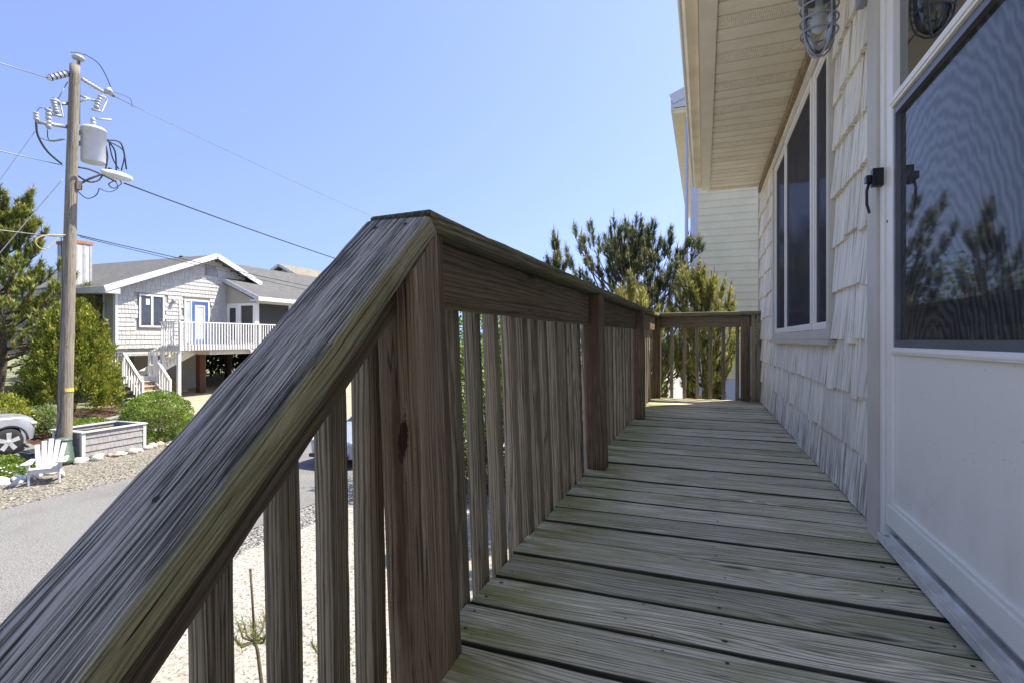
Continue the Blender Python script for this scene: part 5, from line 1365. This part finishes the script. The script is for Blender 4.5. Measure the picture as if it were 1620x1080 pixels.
# blue door with sidelight
m_ = MB(); m_.box(XF, XF+.05, 17.19, 17.27, 3.1, 5.2); m_.box(XF, XF+.05, 18.42, 18.5, 3.1, 5.2); m_.box(XF, XF+.05, 17.27, 18.42, 5.12, 5.2); m_.box(XF, XF+.05, 17.50, 17.56, 3.1, 5.12)
dg = m_.build('door', MT['wtrim'], gh)
m_ = MB(); m_.box(XF, XF+.03, 17.271, 17.499, 3.15, 5.1); m_.build('sidelight', plain('pale_curtain_glass', (.45,.47,.52), .3), dg)
m_ = MB(); 
m_.box(XF, XF+.045, 17.561, 17.70, 3.1, 5.11); m_.box(XF, XF+.045, 18.28, 18.419, 3.1, 5.11); m_.box(XF, XF+.045, 17.70, 18.28, 4.97, 5.11); m_.box(XF, XF+.045, 17.70, 18.28, 3.1, 3.3)
m_.build('door_leaf', MT['blue'], dg)
m_ = MB(); m_.box(XF, XF+.03, 17.701, 18.279, 3.301, 4.969); m_.build('door_glass', plain('pale_door_glass', (.55,.58,.64), .25), dg)
m_ = MB(); m_.box(XF+.031, XF+.05, 17.73, 17.80, 3.33, 4.94); m_.box(XF+.031, XF+.05, 18.18, 18.25, 3.33, 4.94); m_.box(XF+.031, XF+.05, 17.80, 18.18, 4.87, 4.94); m_.build('glass_bead', MT['wtrim'], dg)
m_ = MB(); m_.lathe([(.05,0),(.06,.08),(.10,.12),(.02,.2)], (XF+.12, 16.62, 4.95), 10); m_.box(XF+.03, XF+.12, 16.6, 16.64, 5.08, 5.13); m_.build('wall_light', MT['galv'], gh)
m_ = MB(); m_.tube([(XF+.05, 16.95, 3.2), (XF+.05, 16.95, 5.15)], .014, 5); m_.build('conduit', MT['wtrim'], gh)
# chimney chase
m_ = MB(); m_.box(-26.5, -25.3, 14.0, 14.65, 3.2, 7.45); ch = m_.build('chimney', plain('white_chimney', (.56,.56,.56), .6, var=.03), gh)
m_ = MB(); m_.box(-26.54, -25.26, 13.96, 14.69, 7.451, 7.58); m_.build('chimney_cap', plain('rusty_cap', (.42,.19,.09), .7, var=.2), ch)
m_ = MB(); 
for a in (14.0, 14.30, 14.55): m_.box(-25.298, -25.285, a-.002, a+.09, 3.2, 7.45)
for a in (-26.502, -25.9, -25.39): m_.box(a, a+.03, 13.99, 13.998, 3.2, 7.45)
m_.build('batten', plain('chimney_seam', (.42,.42,.42), .7), ch)
# right wing with porch
XP = -21.05
ZEP = 5.42; XEP = -20.6; XRW = -26.0; ZRW = 7.75; YW0 = 19.25; YW1 = 34
wr_ = slab('roof', [(XEP,YW0,ZEP),(XEP,YW1,ZEP),(XRW,YW1,ZRW),(XRW,YW0,ZRW)], .12, MT['groof'], gh)
slab('roof', [(XRW-.001,YW0,ZRW),(XRW-.001,YW1,ZRW),(XRW-5.4,YW1,ZEP),(XRW-5.4,YW0,ZEP)], .12, MT['groof'], gh)
m_ = MB(); m_.box(XEP+.001, XEP+.03, YW0, YW1, ZEP-.21, ZEP-.01); m_.build('fascia', MT['wtrim'], wr_)
m_ = MB(); m_.beam((XEP,YW0-.015,ZEP-.10),(-23.4,YW0-.015,ZEP-.10+2.8*.4315),.03,.20); m_.box(XEP-.55,XEP,YW0-.0,YW0+.20,ZEP-.22,ZEP-.13); m_.build('rake_board', plain('bluegrey_trim', (.50,.51,.55), .6), wr_)
m_ = MB(); m_.box(XRW-5, XF-.03, YR+.02, YW1-.3, ZB, ZEP+.3); m_.build('wing_wall', MT['tanboard'], gh)
# porch: gable end wall over door + screens
m_ = MB(); m_.prism([(XP,5.12),(XP,5.24),(XF-.0,6.12),(XF-.0,5.12)], YR, YR+.08, axis='y'); m_.build('porch_gable', MT['tanboard'], gh)
m_ = MB()
zb = 3.05
for (x0,x1) in ((XF+.03,XF+.13),(-22.22,-22.02),(XP-.16,XP)): m_.box(x0,x1,YR-.01,YR+.09,zb,5.12)
m_.box(XF+.13, XP-.16, YR-.005, YR+.085, 5.0, 5.119); m_.box(-22.02, XP-.16, YR-.005, YR+.085, zb, zb+.12)
m_.box(XF+.131, -22.221, YR-.03, YR-.001, 3.1, 3.24); m_.box(XF+.131, -22.221, YR-.03, YR-.001, 4.9, 4.99); m_.box(XF+.131, XF+.24, YR-.03, YR-.001, 3.241, 4.899); m_.box(-22.33, -22.221, YR-.03, YR-.001, 3.241, 4.899)
yv = YR+.09
for yv in (YR+.091, 21.75, 24.0, 26.3, 28.6, 30.9): m_.box(XP-.14, XP-.001, yv, yv+.14, zb, 5.12)
m_.box(XP-.13, XP-.01, YR+.09, 33.6, 5.121, 5.3); m_.box(XP-.12, XP-.02, YR+.24, 33.6, zb, zb+.12)
pf = m_.build('porch_frame', MT['wtrim'], gh)
mscr = new_mat('insect_mesh'); t = NT(mscr)
t.out(t.n('ShaderNodeMixShader', {0: .5, 1: t.n('ShaderNodeBsdfDiffuse', {'Color': C(.09,.09,.088)}).outputs[0], 2: t.n('ShaderNodeBsdfTransparent').outputs[0]}).outputs[0])
m_ = MB(); m_.box(XF+.24, -22.33, YR-.02, YR-.015, 3.24, 4.9); m_.build('screen', mscr, pf)
m_ = MB(); m_.box(-22.02, XP-.16, YR+.03, YR+.035, 3.17, 5.0); m_.build('screen', mscr, pf)
m_ = MB(); m_.box(XP-.075, XP-.07, YR+.24, 33.6, 3.17, 5.12); m_.build('screen', mscr, pf)
m_ = MB(); m_.box(XF-.1, XP, YR+.1, 33.6, ZB-.25, 3.04); m_.build('porch_floor', MT['wtrim'], gh)
m_ = MB(); m_.box(XF-.02, XF+.02, 20.6, 21.5, 3.1, 5.05); m_.build('inner_door', MT['wtrim'], gh)

# front deck with white rail
DX0, DX1, DY0, DY1, DZ = -22.95, -21.05, 15.5, 33.0, 3.08
m_ = MB(); m_.box(DX0, DX1, 17.6, YR-.06, DZ-.04, DZ); m_.box(-22.05, DX1, DY0, 17.599, DZ-.04, DZ); fd = m_.build('front_deck', MT['wtrim'], gh)
m_ = MB(); m_.box(DX1-.001, DX1+.04, DY0-.04, DY1, DZ-.24, DZ+.0); m_.box(-22.05, DX1-.002, DY0-.04, DY0-.001, DZ-.24, DZ); m_.build('deck_band', MT['wtrim'], fd)
m_ = MB(); m_.box(-22.0, DX1-.05, 17.0, 33, DZ-.45, DZ-.25); m_.build('deck_beam', plain('tan_beam', (.5,.45,.36), .8), fd)
wrl = thing('white_railing', (DX1, 18, DZ), 'white picket railing round the upper deck of the grey shingled house', 'railing')
m_ = MB(); m_.box(DX1-.04, DX1+.09, DY0-.05, DY1, 4.03, 4.075); m_.box(-22.1, DX1-.041, DY0-.08, DY0+.05, 4.03, 4.075); m_.build('top_rail', MT['wtrim'], wrl)
src = None
def wpick(x, yv, z0=DZ-.22, z1=4.03, parent=wrl):
    m_ = MB(); m_.box(x, x+.045, yv, yv+.045, z0, z1); return m_.build('picket', MT['wtrim'], parent)
yv = DY0+.10; cnt = 0
while yv < DY1 and cnt < 90:
    if min(abs(yv-q) for q in (19.6, 23.8, 28)) > .1: wpick(DX1+.042, yv); cnt += 1
    yv += .148
for i in range(6): wpick(-22.03+i*.148, DY0-.09)
for yv in (DY0-.05, 19.6, 23.8, 28.0):
    m_ = MB(); m_.box(DX1+.041, DX1+.145, yv, yv+.11, DZ-.24, 4.03); m_.build('post', MT['wtrim'], wrl)
# posts, stairs below
m_ = MB(); m_.box(DX1-.05, DX1+.07, DY0-.06, DY0+.06, .6, DZ-.241); m_.build('deck_post', MT['wtrim'], gh)
m_ = MB(); m_.box(-22.1, -21.97, DY0-.06, DY0+.06, .6, DZ-.241); m_.build('deck_post', MT['wtrim'], gh)
for (x, yv, s_, mt) in ((-23.0,18.05,.30,'pile'),(-23.1,22.4,.32,'pile'),(-22.75,22.95,.36,'pileO'),(-23.3,23.7,.3,'pile'),(-23.2,14.5,.3,'pile'),(-27,18.1,.3,'pile'),(-27,14.5,.3,'pile'),(-27,23,.3,'pile'),(-31,18,.3,'pile'),(-31,23,.3,'pile'),(-21.3,27,.25,'pile'),(-21.3,32,.25,'pile')):
    o = board('support_post', (x, yv, .6), (x, yv, ZB-.32), s_, s_, (1,0,0), MT[mt], gh, r=.03 if mt == 'pile' else .15)
m_ = MB(); m_.box(-28, -25.6, 16.6, 20.4, .6, ZB-.33); 
ew = m_.build('storage_wall', MT['tanboard'], gh)
m_ = MB(); m_.tube([(-24.5, 22.6, .6), (-24.5, 22.6, 2.6)], .07, 8); m_.build('steel_post', MT['galv'], gh)
ys_ = thing('wooden_steps', (-24.4, 17.9, .7), 'small yellow wooden steps under the raised grey house', 'steps')
m_ = MB(); MT['yellowwood'] = plain('new_yellow_wood', (.42,.32,.10), .8, var=.15)
for i in range(3): m_.box(-25.5+i*.001, -24.2-i*.28, 17.2, 18.3, .70+i*.19, .70+(i+1)*.19-.001)
m_.build('step', MT['yellowwood'], ys_)
# bunting
bt = thing('bunting', (-21, 18, 2.8), 'pink and white scalloped bunting hung below the white deck', 'bunting')
MT['pink'] = plain('pink_cloth', (.62,.45,.52), .8); 
pl_ = Vector((-20.95, 18.95, 2.86)); pr_ = Vector((-20.95, 22.3, 2.83)); m1 = MB()
pts = []
for i in range(25):
    f = i/24; pts.append(pl_.lerp(pr_, f)-Vector((0,0,.55*4*.35*f*(1-f))))
m1.tube(pts, .012, 5); m1.build('cord', MT['wtrim'], bt)
for k in range(7):
    c0 = pts[min(24, 1+int(k*3.6))]; c1 = pts[min(24, 1+int((k+.92)*3.6))]; m_ = MB(); vs = []
    for off in (0, .012):
        vs += [(c0.x+off, c0.y+(c1.y-c0.y)*.5*(1-math.cos(math.pi*j/8)), (c0.z+(c1.z-c0.z)*j/8)-.20*math.sin(math.pi*j/8)) for j in range(9)]
    m_.add(vs, [tuple(range(9)), tuple(range(17,8,-1))]+[(j,j+1,10+j,9+j) for j in range(8)]+[(8,0,9,17)]); m_.build('flag', [MT['pink'], MT['wtrim']][k % 2], bt)
# switchback stairs
ws = thing('white_stairs', (-22.3, 15.2, .7), 'white switchback stair with landing in front of the grey shingled house', 'stairs')
ZLn = 1.78
m_ = MB(); m_.box(-23.0, -21.95, 13.85, 14.95, ZLn-.04, ZLn); m_.box(-23.0, -21.949, 13.81, 13.849, ZLn-.26, ZLn); m_.box(-21.949, -21.91, 13.81, 14.95, ZLn-.26, ZLn); m_.build('landing', MT['wtrim'], ws)
tw = plain('worn_tread', (.45,.40,.32), .8, var=.15); to = plain('orange_riser', (.30,.19,.10), .8)
for i in range(6):
    z = ZLn+(i+1)*.186; yv = 14.96+i*.40
    m_ = MB(); m_.box(-22.85, -22.15, yv, yv+.42, z-.04, z); m_.build('tread', tw, ws)
m_ = MB()
for x in (-22.88, -22.12): m_.beam((x, 14.95, ZLn-.02), (x, 17.5, DZ-.10), .04, .26)
m_.beam((-21.92, 14.0, ZLn-.1), (-20.95, 14.0, .78), .24, .04, (0,1,0)); m_.beam((-21.92, 14.9, ZLn-.1), (-20.95, 14.9, .78), .24, .04, (0,1,0))
m_.build('stringer', MT['wtrim'], ws)
for i in range(5):
    x = -21.90+i*.23; z = ZLn-(i+1)*.186
    m_ = MB(); m_.box(x, x+.27, 14.03, 14.87, z-.04, z); m_.build('tread', tw, ws)
    m_ = MB(); m_.box(x+.22, x+.235, 14.03, 14.87, z-.18, z-.041); m_.build('riser', to, ws)
m_ = MB()
m_.beam((-22.12,15.0,ZLn+.98),(-22.12,16.1,ZLn+1.55),.10,.045); m_.beam((-22.12,13.85,ZLn+.98),(-22.12,15.0,ZLn+.98),.10,.045)   # upper flight and landing back
m_.beam((-22.95,13.85,ZLn+.98),(-21.93,13.85,ZLn+.98),.10,.045); 
m_.beam((-21.93,13.85,ZLn+.98),(-20.85,13.85,.75+.88),.10,.045); m_.beam((-21.93,14.97,ZLn+.98),(-20.85,14.97,.75+.88),.10,.045)
m_.beam((-21.93,14.97,ZLn+.98),(-22.12,15.0,ZLn+.98),.10,.045)
m_.build('handrail', MT['wtrim'], ws)
for i in range(7): wpick(-22.9+i*.15, 13.80, ZLn-.24, ZLn+.96, ws)
for i in range(7):
    x = -21.80+i*.15; z = ZLn+.95-(x+21.93)*.98
    wpick(x, 13.82, z-1.05, z, ws); wpick(x, 14.95, z-1.05, z, ws)
for i in range(7): yv = 15.1+i*.16; wpick(-22.10, yv, ZLn+(yv-14.95)*.5-.05, ZLn+.95+(yv-15.0)*.5, ws)
for (x, yv, z0, z1) in ((-22.95,13.87,.6,ZLn-.26),(-22.4,13.87,.6,ZLn-.26),(-22.0,13.87,.6,ZLn+1.0),(-20.85,13.85,.6,1.65),(-20.85,14.97,.6,1.65),(-22.0,14.92,.6,ZLn+1.0)):
    m_ = MB(); m_.box(x-.045, x+.045, yv-.045, yv+.045, z0, z1); m_.build('newel_post', MT['wtrim'], ws)

# brown roofed house further back and one across behind the pine
h2 = thing('brown_roof_house', (-37, 36, 0), 'distant house with a light brown roof rising behind the grey shingled wing', 'house')
m_ = MB(); m_.box(-42, -34, 38.5, 64, .6, 8.2); m_.prism([(-42,8.2),(-38,10.1),(-34,8.2)], 38.5, 64, axis='y'); m_.build('wall', MT['tanboard'], h2)
MT['broof'] = plain('brown_roof', (.22,.19,.14), .95, var=.2, scale=3)
r1 = slab('roof', [(-33.4,37.9,8.2),(-33.4,64.6,8.2),(-38,64.6,10.5),(-38,37.9,10.5)], .15, MT['broof'], h2); slab('roof', [(-38.001,37.9,10.5),(-38.001,64.6,10.5),(-42.6,64.6,8.2),(-42.6,37.9,8.2)], .15, MT['broof'], h2)
m_ = MB(); m_.beam((-33.4,37.88,8.1),(-38,37.88,10.4),.03,.25); m_.beam((-38,37.88,10.4),(-42.6,37.88,8.1),.03,.25); m_.build('rake_board', MT['wtrim'], r1)
m_ = MB()
for (a, b) in ((41,42.2),(45,46.2),(51,52.5)): m_.box(-34.0, -33.96, a, b, 6.0, 7.3)
m_.build('window', MT['screenD'], h2)
h3 = thing('tan_house', (-34, 3, .7), 'tan sided house half hidden behind the large pine at the left edge', 'house')
m_ = MB(); m_.box(-44, -33.5, -6, 8.5, .6, 6.0); m_.build('wall', MT['tanboard'], h3)
slab('roof', [(-33.0,-6.5,5.9),(-33.0,9.0,5.9),(-38.7,9.0,8.0),(-38.7,-6.5,8.0)], .15, MT['groof'], h3); slab('roof', [(-38.701,-6.5,8.0),(-38.701,9.0,8.0),(-44.4,9.0,5.9),(-44.4,-6.5,5.9)], .15, MT['groof'], h3)
m_ = MB(); m_.box(-33.5,-33.46,1,2.4,3.4,4.8); m_.box(-33.5,-33.46,5,6.4,3.4,4.8); m_.build('window', MT['screenD'], h3)
# rail fence at the far left
fnc = thing('rail_fence', (-25.5, 8, .7), 'dark wooden rail fence behind the garden arch', 'fence')
m_ = MB()
for yv in (4, 6, 8, 10): m_.box(-25.06,-24.94,yv,yv+.12,.6,1.75)
for z in (1.0, 1.35, 1.65): m_.box(-24.93,-24.89,3.8,10.3,z,z+.12)
m_.build('fence_rails', MT['pile'], fnc)
